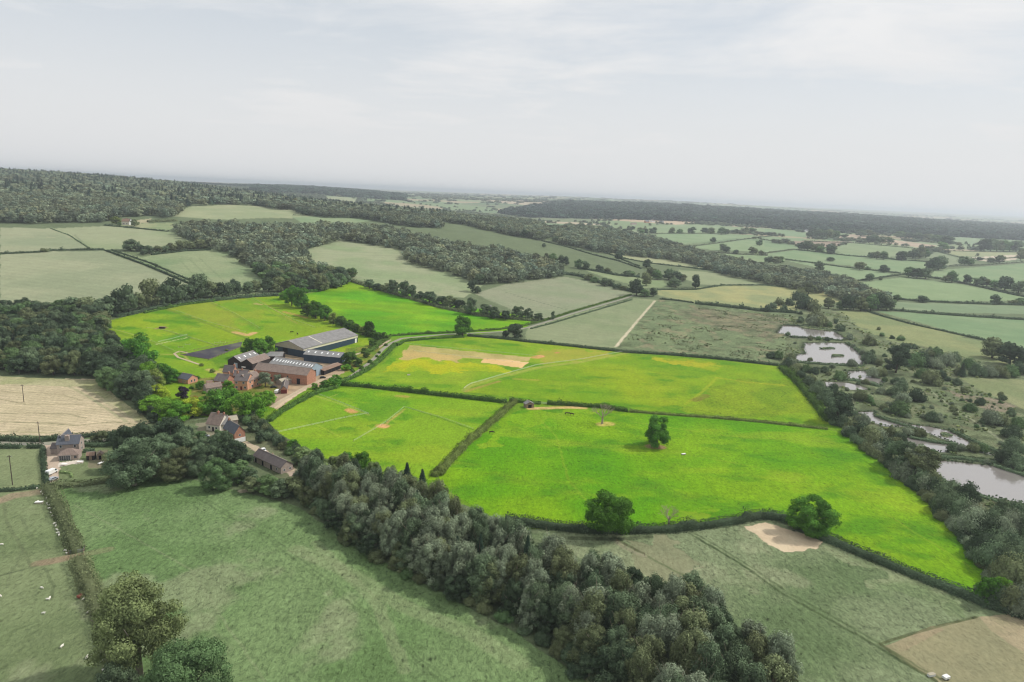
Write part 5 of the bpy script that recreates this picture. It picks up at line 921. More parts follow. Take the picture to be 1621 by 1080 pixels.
# ------------------------------------------------------------------ hedges
HD = [
 ([(-30,404),(60,400),(80,397),(165,396)], 2.4, 2.6, 'greyd', 'dark hedge dividing the two pale upper pastures'),
 ([(167,397),(230,420),(306,452)], 2.2, 2.6, 'greyd', 'hedge slanting down beside the track on the hill pasture'),
 ([(176,396),(238,417),(312,449)], 1.6, 2.0, 'greyd', 'lower hedge on the upper side of the slanting track'),
 ([(80,362),(110,373),(139,392)], 1.0, 1.2, 'grey', 'thin old hedge across the topmost pasture'),
 ([(165,357),(217,362),(266,367)], 2.2, 3, 'greyd', 'hedge under the white hilltop farmhouse'),
 ([(234,352),(280,350)], 3.5, 10, 'greyb', 'orchard hedge beside the hilltop farmhouse'),
 ([(240,404),(290,398),(334,396)], 2.5, 4, 'greyd', 'shrubby hedge between the upper pastures'),
 ([(100,486),(190,502),(240,490),(290,481),(340,476),(400,470),(440,468)], 3.2, 6, 'greyd', 'thick hedge above the bright paddocks'),
 ([(228,496),(290,483),(340,477)], 2.0, 3, 'hedgeg', 'low green hedge edging the bright paddocks'),
 ([(440,468),(470,462),(500,462),(545,445)], 2.6, 4, 'vividd', 'green hedge between wood and bright back field'),
 ([(550,444),(625,466),(700,488),(760,500),(850,509)], 3.2, 6, 'greyb', 'overgrown hedge behind the bright back field'),
 ([(455,468),(480,482),(510,500),(545,516),(580,530),(606,539)], 3.0, 5, 'hedgeg', 'green hedge between the paddocks and the back field'),
 ([(612,533),(650,530),(720,527),(790,522),(830,516),(868,506),(905,494),(950,481),(1000,467)], 1.8, 2.2, 'hedgeg', 'low hedge on the upper side of the winding lane'),
 ([(628,548),(640,541),(680,537),(735,534)], 2.0, 2.4, 'hedgeg', 'low hedge along the lower side of the lane bend'),
 ([(540,606),(560,598),(580,587),(600,573),(615,558),(626,546)], 2.6, 3.2, 'hedgeg', 'tall green hedge climbing beside the drive'),
 ([(575,560),(590,553),(600,543),(612,537)], 2.2, 6, 'hedgeg', 'scrubby hedge on the bank over the drive'),
 ([(500,560),(545,570),(560,590)], 1.2, 2, 'hedgeg', 'weedy bank behind the blue sheds'),
 ([(740,532),(800,537),(830,541),(900,548),(990,558),(1060,562),(1150,570),(1240,580)], 2.4, 3.4, 'greyd', 'long dark hedge between bright paddocks and the rough field'),
 ([(840,521),(875,512),(915,500),(1000,475)], 1.4, 1.8, 'grey', 'hedge on the lower side of the lane by the pasture'),
 ([(538,610),(580,613),(640,620),(740,631),(802,638)], 2.7, 3.0, 'hedgeg', 'straight dense hedge between the two bright paddocks'),
 ([(815,637),(780,668),(740,702),(705,738),(686,755)], 2.8, 4.0, 'olive', 'olive hedge slanting between the lower bright fields'),
 ([(806,636),(825,637),(856,640)], 2.2, 3.0, 'hedgeg', 'short hedge behind the wooden field shelter'),
 ([(866,640),(905,642),(955,646),(994,652)], 2.5, 3.0, 'hedgeg', 'dark clipped hedge behind the dead tree'),
 ([(996,652),(1060,657),(1120,661),(1200,668),(1310,680)], 1.5, 2.4, 'olive', 'low ragged hedge between the two bright fields'),
 ([(425,668),(440,656),(462,643),(485,630),(508,620),(532,614)], 2.6, 3.6, 'hedgeg', 'curved hedge between the drive and the lower paddock'),
 ([(800,826),(860,834),(930,842),(1010,842),(1060,840),(1100,836),(1170,826),(1206,818)], 3.0, 4.6, 'greyd', 'dark hedge along the bottom of the bright field'),
 ([(1206,818),(1240,822),(1300,850),(1400,893),(1500,933),(1560,958),(1660,985)], 3.0, 5.2, 'greyd', 'thick dark hedge running down to the thicket'),
 ([(76,772),(90,800),(107,838),(122,876)], 3.0, 4.6, 'greyb', 'tall hedge above the gateway between the two sheep pastures'),
 ([(125,888),(148,948),(168,1005),(186,1060),(198,1120)], 3.0, 5.0, 'greyb', 'tall hedge below the gateway beside the sheep'),
 ([(-30,696),(60,699),(110,694),(200,686),(228,676)], 2.6, 3, 'greyd', 'dark hedge under the mown straw field'),
 ([(-30,709),(34,709)], 2.2, 2.4, 'greyd', 'roadside hedge before the gate gap'), ([(44,709),(67,709)], 2.4, 2.6, 'greyd', 'short hedge between gate gap and house drive'),
 ([(-30,779),(20,777),(64,772)], 1.5, 2, 'greyd', 'low hedge at the top of the sheep pasture'),
 ([(72,772),(130,768),(190,760)], 2.0, 4, 'greyb', 'rough hedge at the foot of the house garden'),
 ([(68,712),(70,745),(74,768)], 2.0, 2, 'greyd', 'boundary hedge beside the house drive'),
 ([(125,706),(165,706),(210,700)], 2.2, 4, 'greyd', 'dark garden hedge along the lane'),
 ([(95,749),(112,750),(114,756)], 1.2, .9, 'limeg', 'low clipped hedge at the lawn corner'), ([(132,716),(150,714)], 2.0, 2, 'greyd', 'short hedge behind the patio furniture'),
 ([(1044,474),(1070,476),(1098,480)], 1.8, 2.2, 'greyd', 'low hedge beside the white path'), ([(1100,481),(1150,486),(1200,492),(1262,496)], 3.6, 6, 'greyd', 'thick hedge above the rough field'),
 ([(1356,488),(1400,502),(1440,513),(1500,526),(1570,542),(1640,560)], 2.0, 2.4, 'greyd', 'straight hedge and ditch across the marsh edge'),
 ([(1408,491),(1450,495),(1500,499),(1560,503),(1640,508)], 3.0, 5, 'greyd', 'shrubby hedge between two far green strips'),
 ([(1414,474),(1470,478),(1530,481),(1640,484)], 3.0, 4, 'greyd', 'hedge along the foot of the bright far pasture'),
 ([(1322,450),(1380,442),(1430,435)], 2.4, 3, 'greyd', 'hedge rising to the farm track gate'), ([(1243,411),(1290,417),(1340,424),(1425,433)], 2.4, 3, 'greyd', 'thin hedge across the far green fields'),
 ([(1260,396),(1300,400),(1340,405),(1400,410),(1470,415)], 2.6, 4, 'greyd', 'hedge beneath the row of round far trees'), ([(1474,440),(1500,444),(1540,452),(1600,466),(1640,474)], 3, 5, 'greyd', 'bushy hedge down the eastern pasture'),
 ([(1040,459),(1100,459),(1145,452),(1210,452),(1300,459)], 2, 2.4, 'greyd', 'curving hedge above the yellowish pasture'),
 ([(858,382),(900,392),(940,404),(980,414),(1015,426)], 2.2, 3, 'greyd', 'hedge dropping along the long pale slope'), ([(945,397),(985,409),(1033,418),(1090,424),(1150,432)], 2.2, 3, 'greyd', 'hedge under the narrow light strip field'),
 ([(984,411),(1012,422)], 2, 3, 'greyd', 'short link hedge near the round tree'), ([(914,425),(945,430),(975,436),(1012,439)], 3.6, 5, 'greyd', 'bushy hedge below the long slope'), ([(893,434),(920,438),(950,448),(980,456),(1003,463)], 4, 7, 'greyd', 'overgrown hedge above the pale pasture'),
 ([(1010,373),(1048,370),(1100,370),(1210,370)], 2.6, 4, 'far', 'far hedge below the village fields'), ([(1092,391),(1130,386),(1180,379),(1240,372)], 2.4, 4, 'far', 'far hedge curving over the green hill'), ([(1122,399),(1170,403),(1215,405)], 2.4, 4, 'far', 'far hedge beside the valley wood'),
 ([(1204,379),(1262,388)], 2.4, 5, 'far', 'far bushy hedge beside the brown field'), ([(1270,382),(1350,385),(1420,391),(1480,397),(1560,399)], 2.4, 4, 'far', 'long far hedge under the tan strip'), ([(1205,402),(1258,395)], 2.2, 4, 'far', 'short far hedge beside the round trees'),
 ([(1484,399),(1520,408),(1560,411),(1620,408)], 2.2, 4, 'far', 'far hedge around the sandy field'), ([(1466,425),(1500,422),(1560,420),(1640,414)], 2.2, 4, 'far', 'far hedge along the eastern pasture top'),
 ([(1300,418),(1400,431)], .6, 1, 'far', 'faint far hedge inside a green field'), ([(463,341),(505,341),(545,341)], 1.4, 2, 'greyd', 'hedge line under the ridge wood'),
 ([(1237,583),(1262,605),(1290,638),(1312,668)], 3.2, 6, 'hedgeg', 'green edge hedge between bright field and thicket'),
 ([(1253,533),(1309,537),(1334,540)], 1.2, 3.5, 'grey', 'reedy strip between the two upper ponds'), ([(1262,574),(1300,577),(1340,579),(1368,580)], 1.4, 3.5, 'grey', 'reedy bank below the pond with islets'),
 ([(1337,601),(1360,604),(1395,613)], 1.4, 4, 'grey', 'reedy strip between the small ponds'), ([(1385,658),(1425,671),(1460,682)], 1.0, 3.5, 'grey', 'reedy tongue of land in the long pond'), ([(1440,692),(1476,699),(1514,703)], 1.0, 4, 'grey', 'reedy tongue above the lower pond'),
 ([(1466,723),(1500,724),(1540,728),(1575,732)], 1.2, 5, 'grey', 'reedy dam above the wide brown pond'), ([(1504,680),(1540,698),(1580,716)], 1.4, 3, 'grey', 'reedy far bank of the long pond'), ([(1300,552),(1320,551)], .8, 3, 'grey', 'low reed islet in the upper part of the pond'), ([(1317,564),(1335,563)], .9, 2.4, 'grey', 'reed islet nearer the pond bank'), ([(1490,688),(1506,689)], .9, 3, 'grey', 'reed islet in the long pond'),
 ([(1240,514),(1270,516),(1295,520),(1325,523)], .9, 2, 'grey', 'low reeds along the far shore of the uppermost pond'), ([(1340,543),(1352,550),(1366,562)], 1.4, 3, 'grey', 'reeds curving around the far shore of the islet pond'),
 ([(1575,737),(1621,752),(1700,780)], 1.2, 3, 'grey', 'reeds along the far bank of the wide pond'), ([(1478,750),(1505,770),(1560,788),(1600,800)], 1.0, 3, 'grey', 'reeds on the near bank of the wide pond'),
]
for P, h, w, m, lb in HD: hedge(P, h, w, m, lb, 'hedges of the valley' if lb == 'faint far hedge inside a green field' else None, 'reed_bank' if 'reed' in lb else 'hedge', 'reeds' if 'reed' in lb else 'hedge')

def bush_row(P, step, r0, r1, mats, name, label, group, hf=1.3):
    L3 = wline(P, 5); seg = np.linalg.norm(np.diff(L3[:, :2], axis=0), axis=1); cum = np.concatenate([[0], np.cumsum(seg)]); q = 0.0
    while q < cum[-1]:
        x = np.interp(q, cum, L3[:, 0]) + random.uniform(-1, 1) * r0 * .4; y = np.interp(q, cum, L3[:, 1]) + random.uniform(-1, 1) * r0 * .4; r = random.uniform(r0, r1)
        plant(name, (x, y, float(ground(x, y))), r, r * hf * random.uniform(.85, 1.2), 'bush_hi' if math.hypot(x, y) < 330 else 'bush', random.choice(mats), label, 'bush', group); q += step * random.uniform(.8, 1.2) * r / r0
bush_row([(1340,688),(1400,735),(1450,776),(1500,826),(1545,880),(1575,925)], 3.8, 2.8, 4.4, ['greyd', 'grey', 'greyb', 'silver'], 'willow_bush', 'rounded grey willow in the thicket between bright field and ponds', G5)
bush_row([(396,664),(430,688),(455,706),(482,728)], 3.4, 2.6, 3.8, ['greyd', 'grey', 'greyb'], 'hedgerow_bush', 'dark bush of the overgrown boundary between lane cottages and lower paddock', 'overgrown boundary of the lower paddock', 1.5)
bush_row([(404,670),(432,694),(452,712)], 4.5, 2.4, 3.4, ['greyd', 'greyd', 'grey'], 'hedgerow_bush', 'dark bush of the overgrown boundary between lane cottages and lower paddock', 'overgrown boundary of the lower paddock', 1.6)
bush_row([(470,784),(490,800),(520,824),(562,866),(640,911),(720,944),(850,1010),(930,1075),(960,1110)], 4.6, 2.2, 3.4, ['greyd', 'greyb', 'grey', 'greyg'], 'understorey_bush', 'low bush along the foot of the tall tree belt', 'low bushes along the foot of the tree belt', 1.2)
for u, v, r, h, m in ((184,355,7,11,'olive'),(213,358,5.5,9,'purple'),(189,357,3,5,'greyg'),(218,356,3,4,'grey')): tree_px(u, v, r, h, 'greyb' if m == 'purple' else m, 'round_lo', 'garden_tree', 'tree beside the white hilltop farmhouse', 'trees around the hilltop farmhouse')

SCR = [crown_bush(np.random.default_rng(900 + k), 1.0, 1.2, 60, .5, 5) for k in range(5)]
def scrub(P, n, lo, hi, label, seed, thr=.5, mat='grey'):
    W_ = wpoly(P); a = W_.min(0); b = W_.max(0); rng = np.random.default_rng(seed); x = rng.uniform(a[0], b[0], n); y = rng.uniform(a[1], b[1], n)
    m = inpoly(x, y, W_) & (fbm(x, y, 16, 3, seed) > thr)
    for Q in list(WATER_W.values()) + [wpoly(q[1]) for q in VG if q[0] in ('MAR2', 'MAR3')]: m &= ~inpoly(x, y, Q)
    merged('undergrowth', SCR, np.stack([x[m], y[m]], 1), (1.05, 1.25), (lo, hi), (lo * 1.1, hi * 1.1), mat, rng, label, 'undergrowth')
scrub([(1250,500),(1330,480),(1400,500),(1480,540),(1560,575),(1700,620),(1700,1000),(1621,960),(1560,890),(1480,790),(1360,690),(1310,640),(1240,575)], 9000, .4, 1.5, 'low willow scrub and rough tussocks covering the marsh', 5, .50, 'greyo')
scrub([(1070,486),(1180,492),(1262,500),(1245,575),(1100,558),(985,548),(1020,510)], 5000, .35, 1.0, 'low tussocks dotted over the rough field', 6, .55, 'greyb')
for nm in ('upper', 'mid', 'small', 'long', 'lower', 'near'):
    Wq = WATER_W[nm]; Wc = np.vstack([Wq, Wq[:1]]); rng = np.random.default_rng(len(nm)); pts_ = []
    for a_, b_ in zip(Wc[:-1], Wc[1:]):
        k_ = int(np.hypot(*(b_ - a_)) / .9); t_ = rng.random((k_, 1)); pts_.append(a_ + (b_ - a_) * t_ + rng.normal(0, .7, (k_, 2)))
    pts_ = np.concatenate(pts_); merged('reeds', SCR, pts_, (1.05, 1.25), (.3, .8), (.4, 1.0), 'grey', rng, 'reeds and rushes fringing ' + {'upper': 'the uppermost pond', 'mid': 'the pond with islets', 'small': 'the small pond', 'long': 'the long curved pond', 'lower': 'the lower narrow pond', 'near': 'the wide brown pond'}[nm], 'reeds')

bush_row([(390,672),(415,690),(440,706),(470,728)], 5.5, 2.0, 3.6, ['greyg', 'grey', 'greyb'], 'hedgerow_bush', 'dark bush of the overgrown boundary between lane cottages and lower paddock', 'overgrown boundary of the lower paddock', 1.4)

MP = scatter(wpoly([(1262,580),(1380,588),(1400,560),(1500,590),(1621,640),(1621,740),(1560,725),(1500,675),(1400,655),(1345,640),(1300,600)]), 15, R_, .5)
for k, (x, y) in enumerate(MP[:110]):
    if any(inpoly(np.array([x]), np.array([y]), Q)[0] for Q in WATER_W.values()): continue
    r = random.choice((1.2, 1.8, 2.4, 3.2)); mm = random.choice(['grey', 'greyb', 'silver', 'greyg'])
    plant('marsh_bush', (x, y, float(ground(x, y))), r, r * 1.3, 'bush', mm, {'grey': 'grey-green', 'greyb': 'olive', 'silver': 'silvery', 'greyg': 'green'}[mm] + ' low bush in the rough grass among the marsh ponds', 'bush', G6)
# ================================================================== BUILDINGS
MAT['brick'] = solid('red_brick', (170, 124, 102), .9, .3, 1.2, ('z', .3, .10)); MAT['brickp'] = solid('orange_brick', (202, 150, 122), .9, .18, 1.2, ('z', .3, .08))
MAT['brickd'] = solid('dull_brick', (162, 148, 138), .9, .22, 1.2, ('z', .3, .10)); MAT['tile'] = solid('clay_tile_roof', (132, 116, 106), .85, .28, .7, ('x', .6, .12)); MAT['tiled'] = solid('dark_tile_roof', (104, 96, 94), .85, .28, .7, ('x', .6, .12))
MAT['slate'] = solid('slate_roof', (86, 90, 98), .6, .22, .7, ('x', .6, .12)); MAT['cement'] = solid('fibre_cement_roof', (130, 128, 126), .85, .3, .35, ('y', .9, .08)); MAT['cementx'] = solid('fibre_cement_sheets', (136, 135, 133), .85, .28, .35, ('x', .9, .08))
MAT['blue'] = solid('blue_steel', (48, 66, 84), .5, .12, .3, ('x', .9, .14)); MAT['bluey'] = solid('blue_steel_side', (48, 66, 84), .5, .12, .3, ('y', .9, .14)); MAT['paleblue'] = solid('pale_blue_steel', (150, 166, 178), .5, .12, .3, ('x', .8, .12))
MAT['cream'] = solid('cream_sheeting', (214, 208, 186), .7, .1, .4); MAT['concrete'] = solid('concrete_panel', (168, 160, 140), .9, .15, .4); MAT['white'] = solid('white_paint', (226, 226, 222), .6, .06, .6); MAT['dark'] = solid('dark_paint_and_bay_shade', (26, 28, 32), .9, .1, .5)  # dark: near-black for doors and frames, also shade painted into open bays
MAT['timber'] = solid('black_timber', (48, 42, 42), .85, .25, .8, ('x', .4, .2)); MAT['wood'] = solid('weathered_wood', (140, 122, 104), .9, .25, .9, ('z', .25, .15)); MAT['glass'] = solid('window_glass', (52, 60, 68), .15, .1, .5, spec=.8)
MAT['skylight'] = solid('roof_light', (226, 228, 226), .5, .08, .4); MAT['maroon'] = solid('maroon_door', (112, 44, 42), .6, .12, .6); MAT['brownroof'] = solid('rusty_roof', (134, 110, 94), .9, .25, .6, ('x', .9, .12)); MAT['ridge'] = solid('ridge_tile', (150, 140, 130), .85, .15, .8)
MAT['stone'] = solid('pale_render', (212, 204, 188), .9, .1, .6); MAT['black'] = solid('black_paint', (26, 26, 30), .4, .1, .5, spec=.5); MAT['red'] = solid('red_paint', (140, 74, 60), .5, .1, .5); MAT['silverp'] = solid('silver_paint', (170, 176, 182), .35, .06, .5, metal=.3, spec=.6)

def frame_ab(A, B, Cc):
    """world origin, rotation, length, depth from base corners A, B (near wall) and C (next corner) or a depth in metres"""
    W_ = unproj([A, B]); a, b = W_[0], W_[1]; v = b[:2] - a[:2]; Lx = float(np.linalg.norm(v)); th = math.atan2(v[1], v[0]); D = Cc
    if isinstance(Cc, tuple):
        c = unproj([Cc])[0]; w = c[:2] - b[:2]; D = float(np.linalg.norm(w)); ph = math.atan2(w[1], w[0]) - math.pi / 2
        dth = (ph - th + math.pi) % (2 * math.pi) - math.pi; th += .5 * dth; D *= math.cos(dth * .5)
        mid = (a[:2] + b[:2]) / 2; a = np.array([*(mid - Lx / 2 * np.array([math.cos(th), math.sin(th)])), a[2]])
    return a, th, Lx, D
def gable(name, label, A, B, Cc, wh, rise, ridge='x', wall='brick', roof='tile', over=.35, front=(), right=(), left=(), chim=(), lights=0, bands=(), cat='building', hip=0.0, group=None, light_side=-1, rt=.14):
    """pitched roof building. local x along A-B, y into depth. openings: (kind, centre, sill, width, height)"""
    a, th, L_, D = frame_ab(A, B, Cc); co, si = math.cos(th), math.sin(th)
    cx, cy = L_ / 2, D / 2; ox, oy = a[0] + co * cx - si * cy, a[1] + si * cx + co * cy
    zs = [float(ground(a[0] + co * x - si * y, a[1] + si * x + co * y)) for x in (0, L_) for y in (0, D)]; gz = sum(zs) / 4; lo = min(zs) - gz - .5
    root = tag(empty(name, (ox, oy, gz), th), label, cat, group); X, Y = L_ / 2, D / 2
    mb = MB()
    if ridge == 'x': prof = [(-Y, lo), (Y, lo), (Y, wh), (0, wh + rise), (-Y, wh)]; mb.prism(prof if not hip else [(-Y, lo), (Y, lo), (Y, wh), (-Y, wh)], 'x', -X, X)
    else: prof = [(-X, lo), (X, lo), (X, wh), (0, wh + rise), (-X, wh)]; mb.prism(prof if not hip else [(-X, lo), (X, lo), (X, wh), (-X, wh)], 'y', -Y, Y)
    wo = mb.build('wall', MAT[wall], root)
    rb = MB(); t = rt; e = over; hw = Y if ridge == 'x' else X; hl = X if ridge == 'x' else Y; sl = rise / hw
    if hip:
        P = lambda x, y, z: (x, y, z) if ridge == 'x' else (y, x, z); h_ = max(0.01, hl - hip)
        for dz in (0.02, ):
            E = [P(-hl - e, -hw - e, wh - e * sl * .6 + dz), P(hl + e, -hw - e, wh - e * sl * .6 + dz), P(hl + e, hw + e, wh - e * sl * .6 + dz), P(-hl - e, hw + e, wh - e * sl * .6 + dz)]; R1, R2 = P(-h_, 0, wh + rise), P(h_, 0, wh + rise)
            rb.poly([E[0], E[1], R2, R1]); rb.poly([E[1], E[2], R2]); rb.poly([E[2], E[3], R1, R2]); rb.poly([E[3], E[0], R1]); rb.poly(E[::-1])
    else:
        for s in (-1, 1):
            q = [(s * (hw + e), wh - e * sl + .02), (0, wh + rise + .02), (0, wh + rise + .02 + t * 1.15), (s * (hw + e), wh - e * sl + t)]
            rb.prism(q, 'x' if ridge == 'x' else 'y', -hl - e * .8, hl + e * .8)
    ro = rb.build('roof', MAT[roof], root)
    if not hip:
        m2 = MB(); m2.prism([(-.16, wh + rise + t * .8), (.16, wh + rise + t * .8), (.1, wh + rise + t + .16), (-.1, wh + rise + t + .16)], 'x' if ridge == 'x' else 'y', -hl - e * .8, hl + e * .8); m2.build('ridge_tile', MAT['ridge'], ro)
    for (fx, fy, w_, hh_) in chim:      # fractions along x and y of half size
        c = MB(); x, y = fx * X, fy * Y; top = wh + rise + hh_; c.box(x - w_ / 2, y - w_ / 2 * .8, wh * .6, x + w_ / 2, y + w_ / 2 * .8, top); c.box(x - w_ / 2 - .08, y - w_ / 2 * .8 - .08, top - .35, x + w_ / 2 + .08, y + w_ / 2 * .8 + .08, top - .15)
        co_ = c.build('chimney', MAT['brick' if wall != 'brickd' else 'brickd'], ro)
        for q in (-1, 1): k = MB(); k.tube([(x + q * w_ * .22, y, top - .05), (x + q * w_ * .22, y, top + .45)], [.15, .11], 7)
        k.build('chimney_pot', MAT['brickp'], ro)
    for i in range(lights):             # translucent roof sheets
        hlp = -hl + (i + .5 + .2 * math.sin(i * 7)) * 2 * hl / lights; s = light_side; m3 = MB(); y0, y1 = .30 * hw, .62 * hw; z0, z1 = wh + rise - y0 * sl + t + .09, wh + rise - y1 * sl + t + .09; w_ = .5
        if ridge == 'x': m3.poly([(hlp - w_, s * y0, z0), (hlp + w_, s * y0, z0), (hlp + w_, s * y1, z1), (hlp - w_, s * y1, z1)])
        else: m3.poly([(s * y0, hlp - w_, z0), (s * y0, hlp + w_, z0), (s * y1, hlp + w_, z1), (s * y1, hlp - w_, z1)])
        m3.build('skylight', MAT['skylight'], ro)
    for side, ops in (('f', front), ('r', right), ('l', left)):
        for op in ops:
            kind, c, z0, w_, h_ = op[:5]; mt_ = op[5] if len(op) > 5 else None
            def bx(mb_, c0, c1, z0_, z1_, d0, d1):
                if side == 'f': mb_.box(c0, -Y - d1, z0_, c1, -Y - d0, z1_)
                elif side == 'r': mb_.box(X + d0, c0, z0_, X + d1, c1, z1_)
                else: mb_.box(-X - d1, c0, z0_, -X - d0, c1, z1_)
            m4 = MB()
            if kind == 'window':
                bx(m4, c - w_ / 2, c + w_ / 2, z0, z0 + h_, .003, .05); w1 = m4.build('window', MAT[mt_ or 'white'], root)
                n = max(1, round(w_ / .8)); pw = (w_ - .14) / n
                for q in range(n): m5 = MB(); bx(m5, c - w_ / 2 + .07 + q * pw + .03, c - w_ / 2 + .07 + (q + 1) * pw - .03, z0 + .08, z0 + h_ - .08, .052, .07); m5.build('pane', MAT['glass'], w1)
            else:
                bx(m4, c - w_ / 2, c + w_ / 2, z0, z0 + h_, .003, .06); m4.build(kind, MAT[mt_ or 'dark'], root)
    for side, z0, z1, mt_ in bands:     # cladding bands
        m6 = MB()
        if side == 'f': m6.box(-X, -Y - .12, z0, X, -Y - .01, z1)
        elif side == 'r': m6.box(X + .01, -Y, z0, X + .12, Y, z1)
        m6.build('cladding', MAT[mt_], root)
    return root, X, Y
# big blue barn: gable A-B, long side B-C
b1, X, Y = gable('blue_barn', 'long navy blue barn with wide grey roof and cream eaves, largest farm building', (437,557), (479,567), (559,541), 5.6, 3.6, 'y', 'bluey', 'cement', .5, front=[('door', -3.5, 0, 4.5, 4.0), ('gable_panel', 0, 4.15, 25.0, 1.4, 'concrete')], right=[('door', -24, 0, 2.2, 3.6, 'white'), ('door', 26, 0, 2.0, 3.4, 'white')], bands=[('r', 3.9, 5.5, 'cream')], cat='barn', rt=.2)
m = MB(); m.prism([(-X + .2, 5.55), (X - .2, 5.55), (0, 5.5 + 3.5)], 'y', -Y - .1, -Y - .015); m.build('gable_panel', MAT['concrete'], b1)
for k in range(5): m = MB(); y = -Y + (k + .7) * 2 * Y / 5.2; m.poly([(.15, y, 9.43), (X * .96, y, 5.6 + .45), (X * .96, y + .7, 5.6 + .45), (.15, y + .7, 9.43)]); m.build('roof_seam', MAT['cream'] if k == 1 else MAT['cement'], b1)
gable('blue_shed', 'second navy blue shed with grey roof in front of the long barn', (482,571), (537,578), (547,571), 4.6, 2.0, 'x', 'blue', 'cementx', .35, lights=6, right=[('door', 2, 0, 3.2, 3.6, 'paleblue')], cat='barn')
gable('steel_barn', 'pale blue gabled barn with a row of white roof lights', (426,588), (492,599), (512,592), 5.2, 2.9, 'x', 'paleblue', 'cementx', .3, lights=14, right=[('door', -2.4, 0, 4.2, 4.2)], cat='barn')
gable('brick_barn', 'long red brick barn with old tiled roof and orange gable end', (402,600), (486,610), (500,603), 5.8, 3.0, 'x', 'brick', 'tile', .25, front=[('door', -2, 0, 1.8, 2.6), ('door', 12, 0, 2.2, 3.4), ('window', -10, 3.2, .9, 1.0, 'dark'), ('window', 5, 3.4, .9, 1.0, 'dark'), ('window', -6, 1.2, 1.0, 1.2, 'dark'), ('window', -15, 2.8, .8, .9, 'dark')], cat='barn')
gable('garage', 'low brick garage with a maroon door facing the yard', (445,624), (454,622.5), (479,610), 2.6, 1.7, 'y', 'brick', 'tiled', .3, front=[('garage_door', 0, 0, 3.0, 2.2, 'maroon')], right=[('window', -4, 1, 1.2, .9)], cat='garage')
gable('timber_barn', 'black timber barn with a wide gable and grey roof beside the track', (361,581), (381,584), (411,573), 4.4, 2.8, 'y', 'timber', 'cement', .35, front=[('door', 1.2, 0, 2.6, 3.2, 'paleblue')], lights=4, light_side=1, cat='barn')
gable('timber_barn', 'second black timber barn joined to the brick range, darker open front', (382.5,584), (400,586.5), (428,576), 4.0, 2.5, 'y', 'timber', 'tile', .3, front=[('door', 1.5, 0, 3.4, 2.6), ('door', -2.6, .8, 3.0, .8, 'white')], cat='barn')  # first door box is a near-black panel painted as shade in the open front
gable('yard_shed', 'small grey roofed shed behind the pale blue barn', (414,571), (447,571.5), 9.0, 3.0, 1.8, 'x', 'timber', 'cementx', .3, front=[('door', 5, 0, 4, 2.4)], cat='shed')
gable('open_shed', 'low brown open sided shed beside the drive', (513,594), (541,583), 6.0, 2.6, .7, 'x', 'timber', 'brownroof', .4, front=[('door', -4, 0, 3.4, 1.9), ('door', .5, 0, 3.2, 1.9), ('door', 4.8, 0, 3.2, 1.9)], cat='shed')  # door boxes here are near-black panels painted as shade in the open bays
gable('summer_house', 'little orange brick cottage with slate roof alone on the lawn', (284,605), (296,609), (309,604), 2.7, 2.1, 'x', 'brickp', 'slate', .35, right=[('window', -.9, .6, 1.0, 1.6), ('window', 1.2, .6, 1.0, 1.6)], front=[('door', 0, 0, 1.0, 2.0, 'brickd'), ('window', 1.6, .9, .9, 1.0)], chim=[(-.8, 0, .5, .3)], cat='cottage')
# farmhouse ranges
f1, *_ = gable('farmhouse', 'brick farmhouse with several tiled wings and tall chimneys', (371,617), (392,618), 9.0, 5.4, 3.0, 'x', 'brickp', 'tiled', .3, front=[('window', -2.4, 3.6, 1.3, 1.3), ('window', 1.6, 3.6, 1.3, 1.3), ('window', -2.4, .9, 1.3, 1.3), ('door', .2, 0, 1.0, 2.1, 'maroon'), ('window', 2.4, .9, 1.3, 1.3)], chim=[(-.9, 0, 1.0, 1.4)], cat='house')
gable('farmhouse_wing', 'brick farmhouse wing with a long brown roof meeting the brick barn', (392.5,617), (414,610), 8.0, 5.0, 3.0, 'x', 'brickp', 'tile', .3, front=[('window', -3.4, 3.4, 1.1, 1.1), ('window', 0, 3.4, 1.1, 1.1), ('window', 3.2, 3.4, 1.1, 1.1), ('window', -2, .9, 1.2, 1.2), ('window', 2.2, .9, 1.2, 1.2)], chim=[(.95, 0, .8, .9)], cat='house')
gable('farmhouse_wing', 'tall farmhouse range behind with a bright orange gable', (353,602), (369,603), (377,599), 5.2, 3.2, 'x', 'brickp', 'tiled', .25, right=[('window', 0, 3.2, .9, 1.1, 'dark')], chim=[(.92, 0, .9, .9)], cat='house')
gable('farmhouse_wing', 'dark roofed farmhouse wing nearest the garden lawn', (339,612), (358,614), 8.0, 3.6, 3.0, 'x', 'brick', 'tiled', .3, front=[('window', -2, 1.0, 1.1, 1.2), ('window', 1.6, 1.0, 1.1, 1.2)], chim=[(.8, .1, 1.0, 1.6)], cat='house')
gable('farmhouse_wing', 'short farmhouse link with a dark tiled roof and red chimney', (370,606), (392,606), 6.0, 4.2, 2.6, 'x', 'brick', 'tiled', .3, chim=[(.1, 0, .8, .8)], cat='house')
gable('outhouse', 'low grey tiled outhouse beside the farmhouse garden', (327,622), (352,618), 5.0, 2.5, 1.7, 'x', 'brickd', 'tile', .25, front=[('window', -2, .9, 1.2, 1.0), ('window', 1, .9, 1.2, 1.0)], cat='outbuilding')
gable('conservatory', 'small reddish glazed lean-to by the farmhouse garden', (328,614), (338,613), 4.0, 2.2, 1.2, 'x', 'brickd', 'brownroof', .2, front=[('window', 0, .7, 2.6, 1.2)], cat='outbuilding')
gable('cart_shed', 'narrow shed with a pale roof between garage and brick barn', (446,611), (462,607), 5.0, 2.4, 1.0, 'x', 'brickd', 'concrete', .2, cat='shed')
